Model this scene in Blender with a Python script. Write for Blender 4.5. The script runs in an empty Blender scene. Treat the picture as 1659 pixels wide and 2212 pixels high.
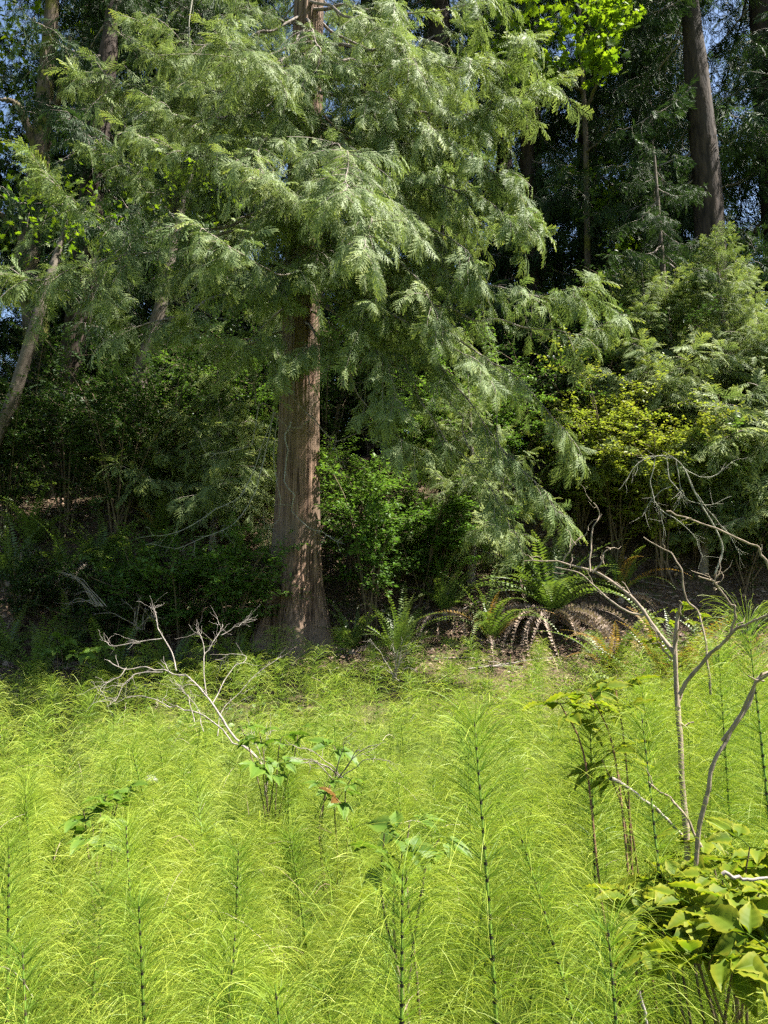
import bpy, math
import numpy as np
from mathutils import Vector

# ------------------------------------------------------------------ camera, world, sun, exposure
scene = bpy.context.scene
COL = scene.collection
CAM_Z, PITCH, FPX = 1.55, math.radians(7.0), 1671.0     # FPX: focal length for a picture 1659 x 2212
camd = bpy.data.cameras.new('camera')
cam = bpy.data.objects.new('camera', camd)
COL.objects.link(cam)
cam.location = (0, 0, CAM_Z)
cam.rotation_euler = (math.pi / 2 + PITCH, 0, 0)
camd.sensor_fit = 'VERTICAL'
camd.sensor_height = 36.0
camd.lens = 36.0 * FPX / 2212.0
camd.clip_start = 0.05
camd.clip_end = 3000
scene.camera = cam

SUN_EL, SUN_AZ = math.radians(59), math.radians(95)     # azimuth clockwise from +Y (the view direction)
sdir = Vector((math.sin(SUN_AZ) * math.cos(SUN_EL), math.cos(SUN_AZ) * math.cos(SUN_EL), math.sin(SUN_EL)))
world = bpy.data.worlds.new('World')
scene.world = world
world.use_nodes = True
wn = world.node_tree
wn.nodes.clear()
sky = wn.nodes.new('ShaderNodeTexSky')
sky.sky_type = 'NISHITA'
sky.sun_disc = False
sky.sun_elevation = SUN_EL
sky.sun_rotation = SUN_AZ
wbg = wn.nodes.new('ShaderNodeBackground')
wbg.inputs['Strength'].default_value = 0.05
wout = wn.nodes.new('ShaderNodeOutputWorld')
wn.links.new(sky.outputs['Color'], wbg.inputs['Color'])
wn.links.new(wbg.outputs['Background'], wout.inputs['Surface'])

sund = bpy.data.lights.new('sun', 'SUN')
sund.energy = 5.0
sund.angle = math.radians(0.55)
sund.color = (1.0, 0.955, 0.87)
sun = bpy.data.objects.new('sun', sund)
COL.objects.link(sun)
sun.location = (20, -10, 40)
sun.rotation_euler = sdir.to_track_quat('Z', 'Y').to_euler()

scene.view_settings.view_transform = 'Standard'
scene.view_settings.look = 'None'
scene.view_settings.gamma = 1.0
scene.view_settings.use_curve_mapping = False
scene.view_settings.exposure = 2.35
scene.cycles.use_denoising = False
scene.cycles.max_bounces = 4
scene.cycles.diffuse_bounces = 2
scene.cycles.glossy_bounces = 2
scene.cycles.transmission_bounces = 3
scene.cycles.use_adaptive_sampling = True
scene.cycles.adaptive_threshold = 0.03

# ------------------------------------------------------------------ helpers
def smooth(a, b, x):
    t = np.clip((np.asarray(x, float) - a) / (b - a), 0, 1)
    return t * t * (3 - 2 * t)

def hash2(ix, iy, s):
    h = np.sin(ix * 127.1 + iy * 311.7 + s * 74.7) * 43758.5453
    return h - np.floor(h)

def vnoise(x, y, s=0):
    x = np.asarray(x, float); y = np.asarray(y, float)
    ix, iy = np.floor(x), np.floor(y)
    fx, fy = x - ix, y - iy
    fx = fx * fx * (3 - 2 * fx); fy = fy * fy * (3 - 2 * fy)
    a, b = hash2(ix, iy, s), hash2(ix + 1, iy, s)
    c, d = hash2(ix, iy + 1, s), hash2(ix + 1, iy + 1, s)
    return (a * (1 - fx) + b * fx) * (1 - fy) + (c * (1 - fx) + d * fx) * fy - 0.5

_py = np.array([-400, -6, 0, 4.2, 6.5, 8.3, 9.3, 10.0, 11.0, 12.5, 14, 16, 19, 23, 30, 60, 2000], float)
_pz = np.array([-1.2, -.5, -.32, -.30, -.02, .45, .78, 1.10, 1.95, 3.05, 3.9, 4.7, 5.2, 5.8, 6.1, 6.4, 7.0], float)

def G(x, y):
    """height of the ground"""
    x = np.asarray(x, float); y = np.asarray(y, float)
    z = np.interp(y, _py, _pz)
    z = z + 0.55 * smooth(0.8, 2.4, x) * (1 - smooth(5.0, 8.0, y)) * smooth(-2, 1.2, y)
    k = smooth(9, 12, y)
    z = z + (0.05 + 0.22 * k) * vnoise(x * .9, y * .9, 1) + (0.04 + 0.08 * k) * vnoise(x * 2.7, y * 2.7, 2)
    z = z + 0.6 * smooth(-1, -6, x) * smooth(9.5, 14, y) * 0 - 0.25 * smooth(-1.5, -4, x) * smooth(7, 9, y) * (1 - smooth(10, 12, y))
    return z

def ray(x, y):
    a, b = (x - 829.5) / FPX, -(y - 1106.0) / FPX
    c, s = math.cos(PITCH), math.sin(PITCH)
    return np.array([a, c - b * s, s + b * c])

def P(x, y, Y):
    """the point seen at picture position x, y that stands Y metres in front of the camera"""
    d = ray(x, y)
    return np.array([0, 0, CAM_Z]) + d * (Y / d[1])

def on_ground(x, y, y0=1.2, y1=40):
    d = ray(x, y)
    Y = np.arange(y0, y1, 0.03)
    pts = d[None] * (Y / d[1])[:, None] + np.array([0, 0, CAM_Z])
    below = np.nonzero(pts[:, 2] <= G(pts[:, 0], pts[:, 1]))[0]
    k = below[0] if len(below) else len(Y) - 1
    p = pts[k]
    p[2] = float(G(p[0], p[1]))
    return p

def below(x, y, Y):
    """ground point under the picture position at distance Y"""
    p = P(x, y, Y)
    p[2] = float(G(p[0], p[1]))
    return p

def unit(v):
    v = np.asarray(v, float)
    return v / np.maximum(np.linalg.norm(v, axis=-1, keepdims=True), 1e-9)

def catmull(pts, n):
    p = np.asarray(pts, float)
    if len(p) == 2:
        t = np.linspace(0, 1, n)[:, None]
        return p[0] * (1 - t) + p[1] * t
    q = np.vstack([2 * p[0] - p[1], p, 2 * p[-1] - p[-2]])
    seg = len(p) - 1
    u = np.linspace(0, seg - 1e-6, n)
    i = u.astype(int); t = (u - i)[:, None]
    a, b, c, d = q[i], q[i + 1], q[i + 2], q[i + 3]
    return 0.5 * (2 * b + (c - a) * t + (2 * a - 5 * b + 4 * c - d) * t ** 2 + (3 * b - a - 3 * c + d) * t ** 3)

class MB:
    """collects vertices, triangles and one tint value per vertex"""
    def __init__(s): s.v, s.f, s.t, s.n = [], [], [], 0
    def add(s, v, f, t=0.0):
        v = np.asarray(v, float).reshape(-1, 3); f = np.asarray(f, int).reshape(-1, 3)
        s.v.append(v); s.f.append(f + s.n); s.t.append(np.broadcast_to(np.asarray(t, float), (len(v),))); s.n += len(v)
    def tube(s, path, radii, sides=5, t=0.0):
        p = np.asarray(path, float); n = len(p)
        r = np.broadcast_to(np.asarray(radii, float), (n,))
        tan = unit(np.gradient(p, axis=0))
        ref = np.where(np.abs(tan[:, 2:3]) > 0.9, np.array([[1., 0, 0]]), np.array([[0, 0, 1.]]))
        if np.ptp(np.abs(tan[:, 2])) > 0 and (np.abs(tan[:, 2]) > 0.9).any() and not (np.abs(tan[:, 2]) > 0.9).all():
            ref = np.broadcast_to(np.array([[0.31, 0.95, 0.05]]), tan.shape)
        a = unit(np.cross(tan, ref)); b = np.cross(tan, a)
        th = np.arange(sides) * 2 * math.pi / sides
        v = p[:, None] + r[:, None, None] * (np.cos(th)[None, :, None] * a[:, None] + np.sin(th)[None, :, None] * b[:, None])
        i = np.arange(n - 1)[:, None] * sides; j = np.arange(sides)[None]; k = (j + 1) % sides
        A, B, C, D = i + j, i + k, i + sides + k, i + sides + j
        f = np.concatenate([np.stack([A, B, C], -1).reshape(-1, 3), np.stack([A, C, D], -1).reshape(-1, 3)])
        tt = np.repeat(np.broadcast_to(np.asarray(t, float), (n,)), sides)
        s.add(v.reshape(-1, 3), f, tt)
    def mesh(s, name, smooth_shade=False):
        v = np.concatenate(s.v) if s.v else np.zeros((0, 3)); f = np.concatenate(s.f) if s.f else np.zeros((0, 3), int)
        t = np.concatenate(s.t) if s.t else np.zeros(0)
        me = bpy.data.meshes.new(name)
        me.vertices.add(len(v)); me.vertices.foreach_set('co', v.astype(np.float32).ravel())
        me.loops.add(len(f) * 3); me.loops.foreach_set('vertex_index', f.astype(np.int32).ravel())
        me.polygons.add(len(f)); me.polygons.foreach_set('loop_start', np.arange(0, len(f) * 3, 3, dtype=np.int32))
        me.polygons.foreach_set('loop_total', np.full(len(f), 3, np.int32))
        if smooth_shade: me.polygons.foreach_set('use_smooth', np.ones(len(f), bool))
        at = me.attributes.new('tint', 'FLOAT', 'POINT'); at.data.foreach_set('value', t.astype(np.float32))
        me.update(calc_edges=True)
        return me
    def build(s, name, mat, parent=None, smooth_shade=False):
        return put(name, s.mesh(name, smooth_shade), mat, parent)

def put(name, me, mat=None, parent=None, loc=None, rz=None, sc=None):
    if mat is not None and not me.materials: me.materials.append(mat)
    o = bpy.data.objects.new(name, me); COL.objects.link(o)
    if parent is not None: o.parent = parent
    if loc is not None: o.location = [float(q) for q in loc]
    if rz is not None: o.rotation_euler = (0, 0, float(rz))
    if sc is not None: o.scale = (sc, sc, sc) if np.isscalar(sc) else [float(q) for q in sc]
    return o

def tag(o, label=None, cat=None, group=None, kind=None):
    if label: o['label'] = label
    if cat: o['category'] = cat
    if group: o['group'] = group
    if kind: o['kind'] = kind
    return o

def thing(name, label, cat, loc=(0, 0, 0), rz=0.0, group=None, sc=1.0):
    o = bpy.data.objects.new(name, None); COL.objects.link(o)
    o.empty_display_size = 0.1
    o.location = [float(q) for q in loc]; o.rotation_euler = (0, 0, float(rz)); o.scale = (sc, sc, sc)
    return tag(o, label, cat, group)

# ------------------------------------------------------------------ materials
def newmat(name):
    m = bpy.data.materials.new(name); m.use_nodes = True
    nt = m.node_tree; nt.nodes.clear()
    out = nt.nodes.new('ShaderNodeOutputMaterial')
    return m, nt, out

def mixc(nt, fac, a, b):
    n = nt.nodes.new('ShaderNodeMix'); n.data_type = 'RGBA'; n.clamp_factor = True
    for sock, v in ((n.inputs['Factor'], fac), (n.inputs['A'], a), (n.inputs['B'], b)):
        if isinstance(v, (int, float)): sock.default_value = v
        elif isinstance(v, tuple): sock.default_value = (*v, 1)
        else: nt.links.new(v, sock)
    return n.outputs['Result']

def math_(nt, op, a, b=0.0):
    n = nt.nodes.new('ShaderNodeMath'); n.operation = op
    for i, v in enumerate((a, b)):
        if isinstance(v, (int, float)): n.inputs[i].default_value = v
        else: nt.links.new(v, n.inputs[i])
    return n.outputs[0]

def noise_(nt, vec, scale, detail=3.0, rough=0.55):
    n = nt.nodes.new('ShaderNodeTexNoise'); n.inputs['Scale'].default_value = scale
    n.inputs['Detail'].default_value = detail; n.inputs['Roughness'].default_value = rough
    if vec is not None: nt.links.new(vec, n.inputs['Vector'])
    return n.outputs['Fac']

def coords(nt, scale=(1, 1, 1)):
    tc = nt.nodes.new('ShaderNodeTexCoord'); mp = nt.nodes.new('ShaderNodeMapping')
    mp.inputs['Scale'].default_value = scale
    nt.links.new(tc.outputs['Object'], mp.inputs['Vector'])
    return mp.outputs['Vector']

def foliage(name, c1, c2, tip, trans=0.35, rough=0.45, spec=0.5, tgain=(1.25, 1.3, 0.7)):
    m, nt, out = newmat(name)
    geo = nt.nodes.new('ShaderNodeNewGeometry'); oi = nt.nodes.new('ShaderNodeObjectInfo')
    at = nt.nodes.new('ShaderNodeAttribute'); at.attribute_name = 'tint'
    f = math_(nt, 'MULTIPLY', math_(nt, 'ADD', geo.outputs['Random Per Island'], oi.outputs['Random']), 0.5)
    col = mixc(nt, at.outputs['Fac'], mixc(nt, f, c1, c2), tip)
    pb = nt.nodes.new('ShaderNodeBsdfPrincipled')
    nt.links.new(col, pb.inputs['Base Color'])
    pb.inputs['Roughness'].default_value = rough; pb.inputs['Specular IOR Level'].default_value = spec
    tr = nt.nodes.new('ShaderNodeBsdfTranslucent')
    mul = nt.nodes.new('ShaderNodeMix'); mul.data_type = 'RGBA'; mul.blend_type = 'MULTIPLY'; mul.inputs['Factor'].default_value = 1
    nt.links.new(col, mul.inputs['A']); mul.inputs['B'].default_value = (*tgain, 1)
    nt.links.new(mul.outputs['Result'], tr.inputs['Color'])
    mx = nt.nodes.new('ShaderNodeMixShader'); mx.inputs[0].default_value = trans
    nt.links.new(pb.outputs[0], mx.inputs[1]); nt.links.new(tr.outputs[0], mx.inputs[2])
    nt.links.new(mx.outputs[0], out.inputs['Surface'])
    return m

def bark(name, c1, c2, c3, sx=14.0, sz=1.2, bump=0.5, rough=0.9, moss=None):
    m, nt, out = newmat(name)
    v = coords(nt, (sx, sx, sz))
    n1 = noise_(nt, v, 1.0, 5, 0.6); n2 = noise_(nt, coords(nt), 1.7, 3)
    r1 = nt.nodes.new('ShaderNodeValToRGB'); r1.color_ramp.elements[0].position = .36; r1.color_ramp.elements[1].position = .62
    nt.links.new(n1, r1.inputs['Fac'])
    col = mixc(nt, r1.outputs['Color'], c1, c2)
    r2 = nt.nodes.new('ShaderNodeValToRGB'); r2.color_ramp.elements[0].position = .45; r2.color_ramp.elements[1].position = .68
    nt.links.new(n2, r2.inputs['Fac'])
    col = mixc(nt, r2.outputs['Color'], col, c3)
    if moss:
        r3 = nt.nodes.new('ShaderNodeValToRGB'); r3.color_ramp.elements[0].position = .5; r3.color_ramp.elements[1].position = .6
        nt.links.new(noise_(nt, coords(nt), 2.6, 4), r3.inputs['Fac'])
        col = mixc(nt, r3.outputs['Color'], col, moss)
    pb = nt.nodes.new('ShaderNodeBsdfPrincipled'); nt.links.new(col, pb.inputs['Base Color'])
    pb.inputs['Roughness'].default_value = rough; pb.inputs['Specular IOR Level'].default_value = 0.2
    bp = nt.nodes.new('ShaderNodeBump'); bp.inputs['Strength'].default_value = bump; bp.inputs['Distance'].default_value = 0.03
    nt.links.new(n1, bp.inputs['Height']); nt.links.new(bp.outputs[0], pb.inputs['Normal'])
    nt.links.new(pb.outputs[0], out.inputs['Surface'])
    return m

M = {}
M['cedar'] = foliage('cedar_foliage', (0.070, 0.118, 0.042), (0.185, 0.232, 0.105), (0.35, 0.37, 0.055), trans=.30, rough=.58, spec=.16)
M['cedar_far'] = foliage('far_conifer_foliage', (0.016, 0.036, 0.012), (0.036, 0.066, 0.020), (0.065, 0.10, 0.018), trans=.25, rough=.6, spec=.2)  # background shade deepened by a darker base colour than the near cedar
M['horsetail'] = foliage('horsetail_branch', (0.065, 0.140, 0.018), (0.215, 0.290, 0.030), (0.40, 0.43, 0.060), trans=.36, rough=.5, spec=.25)
M['horse_stem'] = foliage('horsetail_stem', (0.085, 0.165, 0.02), (0.14, 0.23, 0.03), (0.2, 0.3, 0.05), trans=.1, rough=.4, spec=.5)
M['sheath'] = bark('sheath', (0.02, 0.018, 0.012), (0.05, 0.04, 0.025), (0.03, 0.03, 0.015), bump=.1)
M['sheath_pale'] = bark('pale_sheath', (0.05, 0.07, 0.015), (0.10, 0.12, 0.025), (0.07, 0.08, 0.02), bump=.1)
M['huckle'] = foliage('shrub_leaf', (0.055, 0.115, 0.020), (0.095, 0.175, 0.030), (0.20, 0.25, 0.03), trans=.42, rough=.5, spec=.35)
M['shaded_leaf'] = foliage('shaded_bush_leaf', (0.020, 0.045, 0.010), (0.042, 0.080, 0.018), (0.06, 0.10, 0.02), trans=.3, rough=.5, spec=.35)  # shrub leaf in darker tones: the shade under the trees is painted in
M['huckle_y'] = foliage('yellow_shrub_leaf', (0.10, 0.16, 0.02), (0.19, 0.22, 0.03), (0.38, 0.30, 0.04), trans=.42, rough=.5, spec=.35)
M['fern'] = foliage('fern_leaf', (0.050, 0.100, 0.018), (0.090, 0.160, 0.028), (0.16, 0.17, 0.03), trans=.35, rough=.42, spec=.5)
M['fern_o'] = foliage('rusty_fern_leaf', (0.110, 0.130, 0.02), (0.20, 0.13, 0.03), (0.26, 0.10, 0.03), trans=.3, rough=.6, spec=.3)
M['fern_dead'] = foliage('dead_fern_leaf', (0.12, 0.085, 0.065), (0.33, 0.28, 0.24), (0.24, 0.16, 0.10), trans=.1, rough=.9, spec=.1)
M['salmon'] = foliage('salmonberry_leaf', (0.035, 0.085, 0.007), (0.110, 0.160, 0.010), (0.22, 0.22, 0.016), trans=.46, rough=.55, spec=.12)
M['salmon_d'] = foliage('green_berry_leaf', (0.045, 0.100, 0.012), (0.075, 0.140, 0.016), (0.13, 0.19, 0.025), trans=.4, rough=.5, spec=.2)
M['brownleaf'] = foliage('withered_leaf', (0.22, 0.10, 0.05), (0.34, 0.17, 0.09), (0.3, 0.2, 0.1), trans=.2, rough=.8, spec=.1)
M['maple'] = foliage('maple_leaf', (0.050, 0.115, 0.010), (0.140, 0.210, 0.014), (0.22, 0.26, 0.02), trans=.5, rough=.5, spec=.25, tgain=(1.35, 1.35, .5))
M['litter'] = foliage('litter_leaf', (0.11, 0.065, 0.04), (0.30, 0.21, 0.15), (0.38, 0.32, 0.27), trans=.05, rough=.95, spec=.1)
M['bark_cedar'] = bark('cedar_bark', (0.032, 0.019, 0.013), (0.235, 0.150, 0.102), (0.150, 0.110, 0.078), 38, .9, 1.0)
M['bark_fir'] = bark('fir_bark', (0.014, 0.010, 0.008), (0.052, 0.036, 0.027), (0.034, 0.026, 0.021), 12, 2.6, 1.0)
M['bark_pale'] = bark('alder_bark', (0.06, 0.047, 0.036), (0.13, 0.108, 0.085), (0.09, 0.072, 0.055), 9, 9, .3)
M['bark_moss'] = bark('mossy_bark', (0.04, 0.03, 0.022), (0.12, 0.09, 0.065), (0.08, 0.065, 0.045), 10, 3, .8, moss=(0.09, 0.085, 0.015))
M['limb'] = bark('limb_bark', (0.10, 0.080, 0.065), (0.26, 0.22, 0.19), (0.17, 0.14, 0.12), 30, 30, .3)
M['deadwood'] = bark('bleached_wood', (0.12, 0.10, 0.085), (0.30, 0.265, 0.235), (0.21, 0.18, 0.155), 40, 40, .2)
M['deadstem'] = bark('dry_stem_bark', (0.13, 0.10, 0.068), (0.26, 0.205, 0.15), (0.20, 0.16, 0.12), 40, 14, .3)
M['lichen'] = bark('lichen_twig', (0.12, 0.11, 0.085), (0.30, 0.29, 0.23), (0.20, 0.185, 0.14), 60, 60, .4)
M['twig'] = bark('shrub_stem', (0.07, 0.05, 0.03), (0.15, 0.11, 0.07), (0.10, 0.09, 0.05), 30, 30, .2)
M['redstem'] = bark('red_stem', (0.12, 0.06, 0.035), (0.18, 0.10, 0.055), (0.14, 0.10, 0.05), 30, 30, .2)
M['stone'] = bark('pale_stone', (0.16, 0.155, 0.145), (0.30, 0.29, 0.28), (0.22, 0.21, 0.19), 14, 14, .7)

def ground_mat():
    m, nt, out = newmat('forest_floor')
    v = coords(nt)
    n1 = noise_(nt, v, 2.2, 6, .65); n2 = noise_(nt, v, 38, 4, .7); n3 = noise_(nt, v, 9, 4)
    col = mixc(nt, n1, (0.030, 0.021, 0.014), (0.095, 0.062, 0.040))
    r = nt.nodes.new('ShaderNodeValToRGB'); r.color_ramp.elements[0].position = .48; r.color_ramp.elements[1].position = .66
    nt.links.new(n2, r.inputs['Fac'])
    col = mixc(nt, r.outputs['Color'], col, (0.19, 0.135, 0.095))
    r2 = nt.nodes.new('ShaderNodeValToRGB'); r2.color_ramp.elements[0].position = .52; r2.color_ramp.elements[1].position = .62
    nt.links.new(n3, r2.inputs['Fac'])
    col = mixc(nt, math_(nt, 'MULTIPLY', r2.outputs['Color'], .6), col, (0.045, 0.065, 0.015))
    sx = nt.nodes.new('ShaderNodeSeparateXYZ'); nt.links.new(v, sx.inputs[0])
    mr = nt.nodes.new('ShaderNodeMapRange'); mr.inputs['From Min'].default_value = 9.3; mr.inputs['From Max'].default_value = 8.3
    nt.links.new(math_(nt, 'ADD', sx.outputs['Y'], n1), mr.inputs['Value'])
    col = mixc(nt, math_(nt, 'MULTIPLY', mr.outputs['Result'], .85), col, (0.075, 0.115, 0.014))      # mossy, grassy meadow floor
    pb = nt.nodes.new('ShaderNodeBsdfPrincipled'); nt.links.new(col, pb.inputs['Base Color'])
    pb.inputs['Roughness'].default_value = .95; pb.inputs['Specular IOR Level'].default_value = .1
    bp = nt.nodes.new('ShaderNodeBump'); bp.inputs['Strength'].default_value = .9; bp.inputs['Distance'].default_value = .05
    nt.links.new(math_(nt, 'ADD', n2, math_(nt, 'MULTIPLY', n3, 1.5)), bp.inputs['Height']); nt.links.new(bp.outputs[0], pb.inputs['Normal'])
    nt.links.new(pb.outputs[0], out.inputs['Surface'])
    return m
M['ground'] = ground_mat()

# ------------------------------------------------------------------ ground
def build_ground():
    u = np.linspace(-1, 1, 161); xs = np.sinh(u * 5.2) / math.sinh(5.2) * 900
    v = np.linspace(-1, 1, 191); ys = np.sinh(v * 5.0) / math.sinh(5.0) * 900 + 10
    X, Y = np.meshgrid(xs, ys); Z = G(X, Y)
    nx, ny = len(xs), len(ys)
    i = np.arange(ny - 1)[:, None] * nx + np.arange(nx - 1)[None]
    f = np.concatenate([np.stack([i, i + 1, i + nx + 1], -1).reshape(-1, 3), np.stack([i, i + nx + 1, i + nx], -1).reshape(-1, 3)])
    b = MB(); b.add(np.stack([X, Y, Z], -1).reshape(-1, 3), f)
    tag(b.build('ground', M['ground'], None, True), kind='structure')
build_ground()

# ------------------------------------------------------------------ cedar sprays and boughs
def spray_template(seed, length=.25, nside=8, teeth=4, curl=.5, fine=True):
    r = np.random.default_rng(seed)
    V, F, T = [], [], []
    def axis(x): return np.array([x, 0.012 * math.sin(x * 30 + seed), -curl * x * x / length * .6])
    n = 0
    for k in range(nside * 2 + 1):
        if k == nside * 2:
            a, d, l = axis(length * .93), unit([1, 0, -curl]), length * .16
        else:
            u = (k + .6) / (nside * 2)
            a = axis(u * length)
            s = 1 if k % 2 else -1
            l = length * .46 * (0.35 + 0.65 * math.sin(math.pi * min(1, (1 - u) * .8 + .12))) * r.uniform(.75, 1.15)
            ang = math.radians(r.uniform(36, 56)) * (1 - .25 * u)
            d = unit([math.cos(ang), s * math.sin(ang), -curl * .5 * (.4 + u) + r.uniform(-.25, .2)])
        perp = unit(np.cross([0, 0, 1], d)); tipv = .35 + .65 * ((k + .6) / (nside * 2 + 1))
        if fine:
            w = .0105 * r.uniform(.85, 1.25)
            for j in range(teeth):
                t0, t1 = j / teeth, (j + .9) / teeth
                drop = np.array([0, 0, -.25 * l * t1 * t1])
                for s in (1, -1):
                    ww = w * (1.15 - .55 * t0)
                    v0 = a + d * l * t0; v1 = a + d * l * t1 + drop * .6
                    v2 = a + d * l * min(1.05, t0 + 1.45 / teeth) + perp * s * ww + drop
                    V += [v0, v1, v2]; F.append((n, n + 1, n + 2)); n += 3; T += [tipv * t0, tipv * t1, tipv * t1]
        else:
            w = .013
            V += [a, a + d * l * .5 + perp * w, a + d * l + np.array([0, 0, -.2 * l]), a + d * l * .5 - perp * w]
            F += [(n, n + 1, n + 2), (n, n + 2, n + 3)]; n += 4; T += [0, tipv * .5, tipv, tipv * .5]
    return np.array(V), np.array(F), np.array(T)

SPRAY = [spray_template(s, .23, 8, 3, c) for s, c in ((1, .25), (2, .5), (3, .8), (4, 1.1), (5, .4))]
SPRAY_FAR = [spray_template(s, .34, 7, 1, c, False) for s, c in ((11, .3), (12, .7), (13, 1.1))]

def place_sprays(b, tpl, org, dirs, nors, scl, tint, rng):
    org, dirs, nors, scl, tint = map(np.asarray, (org, dirs, nors, scl, tint))
    X = unit(dirs); N = unit(nors - (nors * X).sum(1, keepdims=True) * X); Yv = np.cross(N, X)
    which = rng.integers(0, len(tpl), len(org))
    for k, (tv, tf, tt) in enumerate(tpl):
        i = np.nonzero(which == k)[0]
        if not len(i): continue
        v = org[i][:, None] + scl[i][:, None, None] * (tv[None, :, 0:1] * X[i][:, None] + tv[None, :, 1:2] * Yv[i][:, None] + tv[None, :, 2:3] * N[i][:, None])
        f = tf[None] + (np.arange(len(i)) * len(tv))[:, None, None]
        b.add(v.reshape(-1, 3), f.reshape(-1, 3), (tt[None] * tint[i][:, None]).ravel())

def bough_mesh(path, r0, seed, t0=.3, sec=.6, ds=.10, near=True, droop=.45, hang=.55, gap=.065, spr=1.0, twig_sides=3, young=.6, clump=.12):
    r = np.random.default_rng(seed)
    C = catmull(path, 44)
    # a little natural wobble
    L = np.concatenate([[0], np.cumsum(np.linalg.norm(np.diff(C, axis=0), axis=1))])
    tot = L[-1]
    wob = np.stack([vnoise(L * 3, L * 0 + seed, 5), vnoise(L * 3, L * 0 + seed, 6), vnoise(L * 3, L * 0 + seed, 7)], 1) * .10
    C = C + wob * smooth(0, .3, L / tot)[:, None]
    T = unit(np.gradient(C, axis=0))
    limb, fol = MB(), MB()
    limb.tube(C, r0 * (1 - .86 * (L / tot)) ** 1.1, 6)
    O, D, N, S, TI = [], [], [], [], []
    out = unit(np.array([C[-1, 0] - C[0, 0], C[-1, 1] - C[0, 1], 0]) + 1e-6)
    Z = np.array([0, 0, 1.])
    s = t0 * tot; side = 1
    s0 = s
    while s < tot - .02:
        x = (s - s0) / (tot - s0)
        if near and x < .8 and vnoise(np.array(s * 2.4), np.array(seed * 1.7), 8) > clump: s += ds; continue
        i = np.searchsorted(L, s); i = min(max(i, 1), len(L) - 1)
        w = (s - L[i - 1]) / (L[i] - L[i - 1]); p = C[i - 1] * (1 - w) + C[i] * w; t = T[i]
        ln = sec * (.40 + .60 * math.sin(math.pi * min(1, .18 + .82 * x))) * r.uniform(.55, 1.2)
        if r.random() < .12: ln *= 1.6
        a = math.radians(r.uniform(28, 85))
        H = np.cross(t, Z); H = unit(H) if np.linalg.norm(H) > .05 else unit(np.array([r.normal(), r.normal(), 0]))
        d0 = unit(t * math.cos(a) + H * side * math.sin(a) + Z * r.uniform(-.5, .38))
        m = 6; u = np.linspace(0, 1, m)[:, None]
        dr = droop * r.uniform(.2, 1.7)
        q = p + d0 * ln * u - Z * dr * ln * u ** 2 + (H * r.uniform(-.1, .1) * ln) * u ** 2
        limb.tube(q, np.linspace(.0055, .002, m) * (1 if near else 1.3), twig_sides)
        nsp = max(2, int(ln / gap))
        for k in range(nsp + 1):
            uu = .12 + .88 * (k + r.uniform(-.3, .3)) / nsp; uu = min(max(uu, .03), 1.)
            fi = uu * (m - 1); ii = min(int(fi), m - 2); ff = fi - ii
            pp = q[ii] * (1 - ff) + q[ii + 1] * ff; tt = unit(q[ii + 1] - q[ii])
            hp = unit(np.cross(tt, Z) + 1e-6) * (1 if k % 2 else -1)
            if k == nsp: dd = tt - Z * .15
            else: dd = tt * .65 + hp * r.uniform(.2, 1.0) - Z * hang * r.uniform(-.35, 1.4) + r.normal(0, .25, 3)
            O.append(pp); D.append(dd)
            N.append(Z * .7 + out * .45 + r.normal(0, .34, 3))
            S.append(spr * r.uniform(.7, 1.2) * (1.0 - .15 * uu)); TI.append(young * (0.25 + .75 * r.random()) * (.35 + .65 * uu) * (1.5 if r.random() < .15 else .8))
        s += ds * r.uniform(.7, 1.3); side = -side
    # sprays on the limb itself, up to the tip
    for k in range(int(6 + 10 * (1 - t0) * tot)):
        x = r.uniform(max(.35, t0), 1); i = int(x * (len(C) - 1)); t = T[i]
        O.append(C[i]); D.append(t + r.normal(0, .45, 3) - Z * hang * r.uniform(0, .9)); N.append(Z * .8 + out * .5 + r.normal(0, .35, 3))
        S.append(spr * r.uniform(.7, 1.15)); TI.append(young * r.uniform(.4, 1.2))
    O.append(C[-1]); D.append(T[-1]); N.append(Z + out * .3); S.append(spr); TI.append(young * 1.2)
    place_sprays(fol, SPRAY if near else SPRAY_FAR, np.array(O), np.array(D), np.array(N), np.array(S), np.clip(TI, 0, 1), r)
    return limb, fol

def bough(path, r0, seed, parent, mat, **k):
    limb, fol = bough_mesh(path, r0, seed, **k)
    o = limb.build('bough', M['limb'], parent, True)
    f = fol.build('foliage', mat, o); f['kind'] = 'stuff'
    return o

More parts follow.
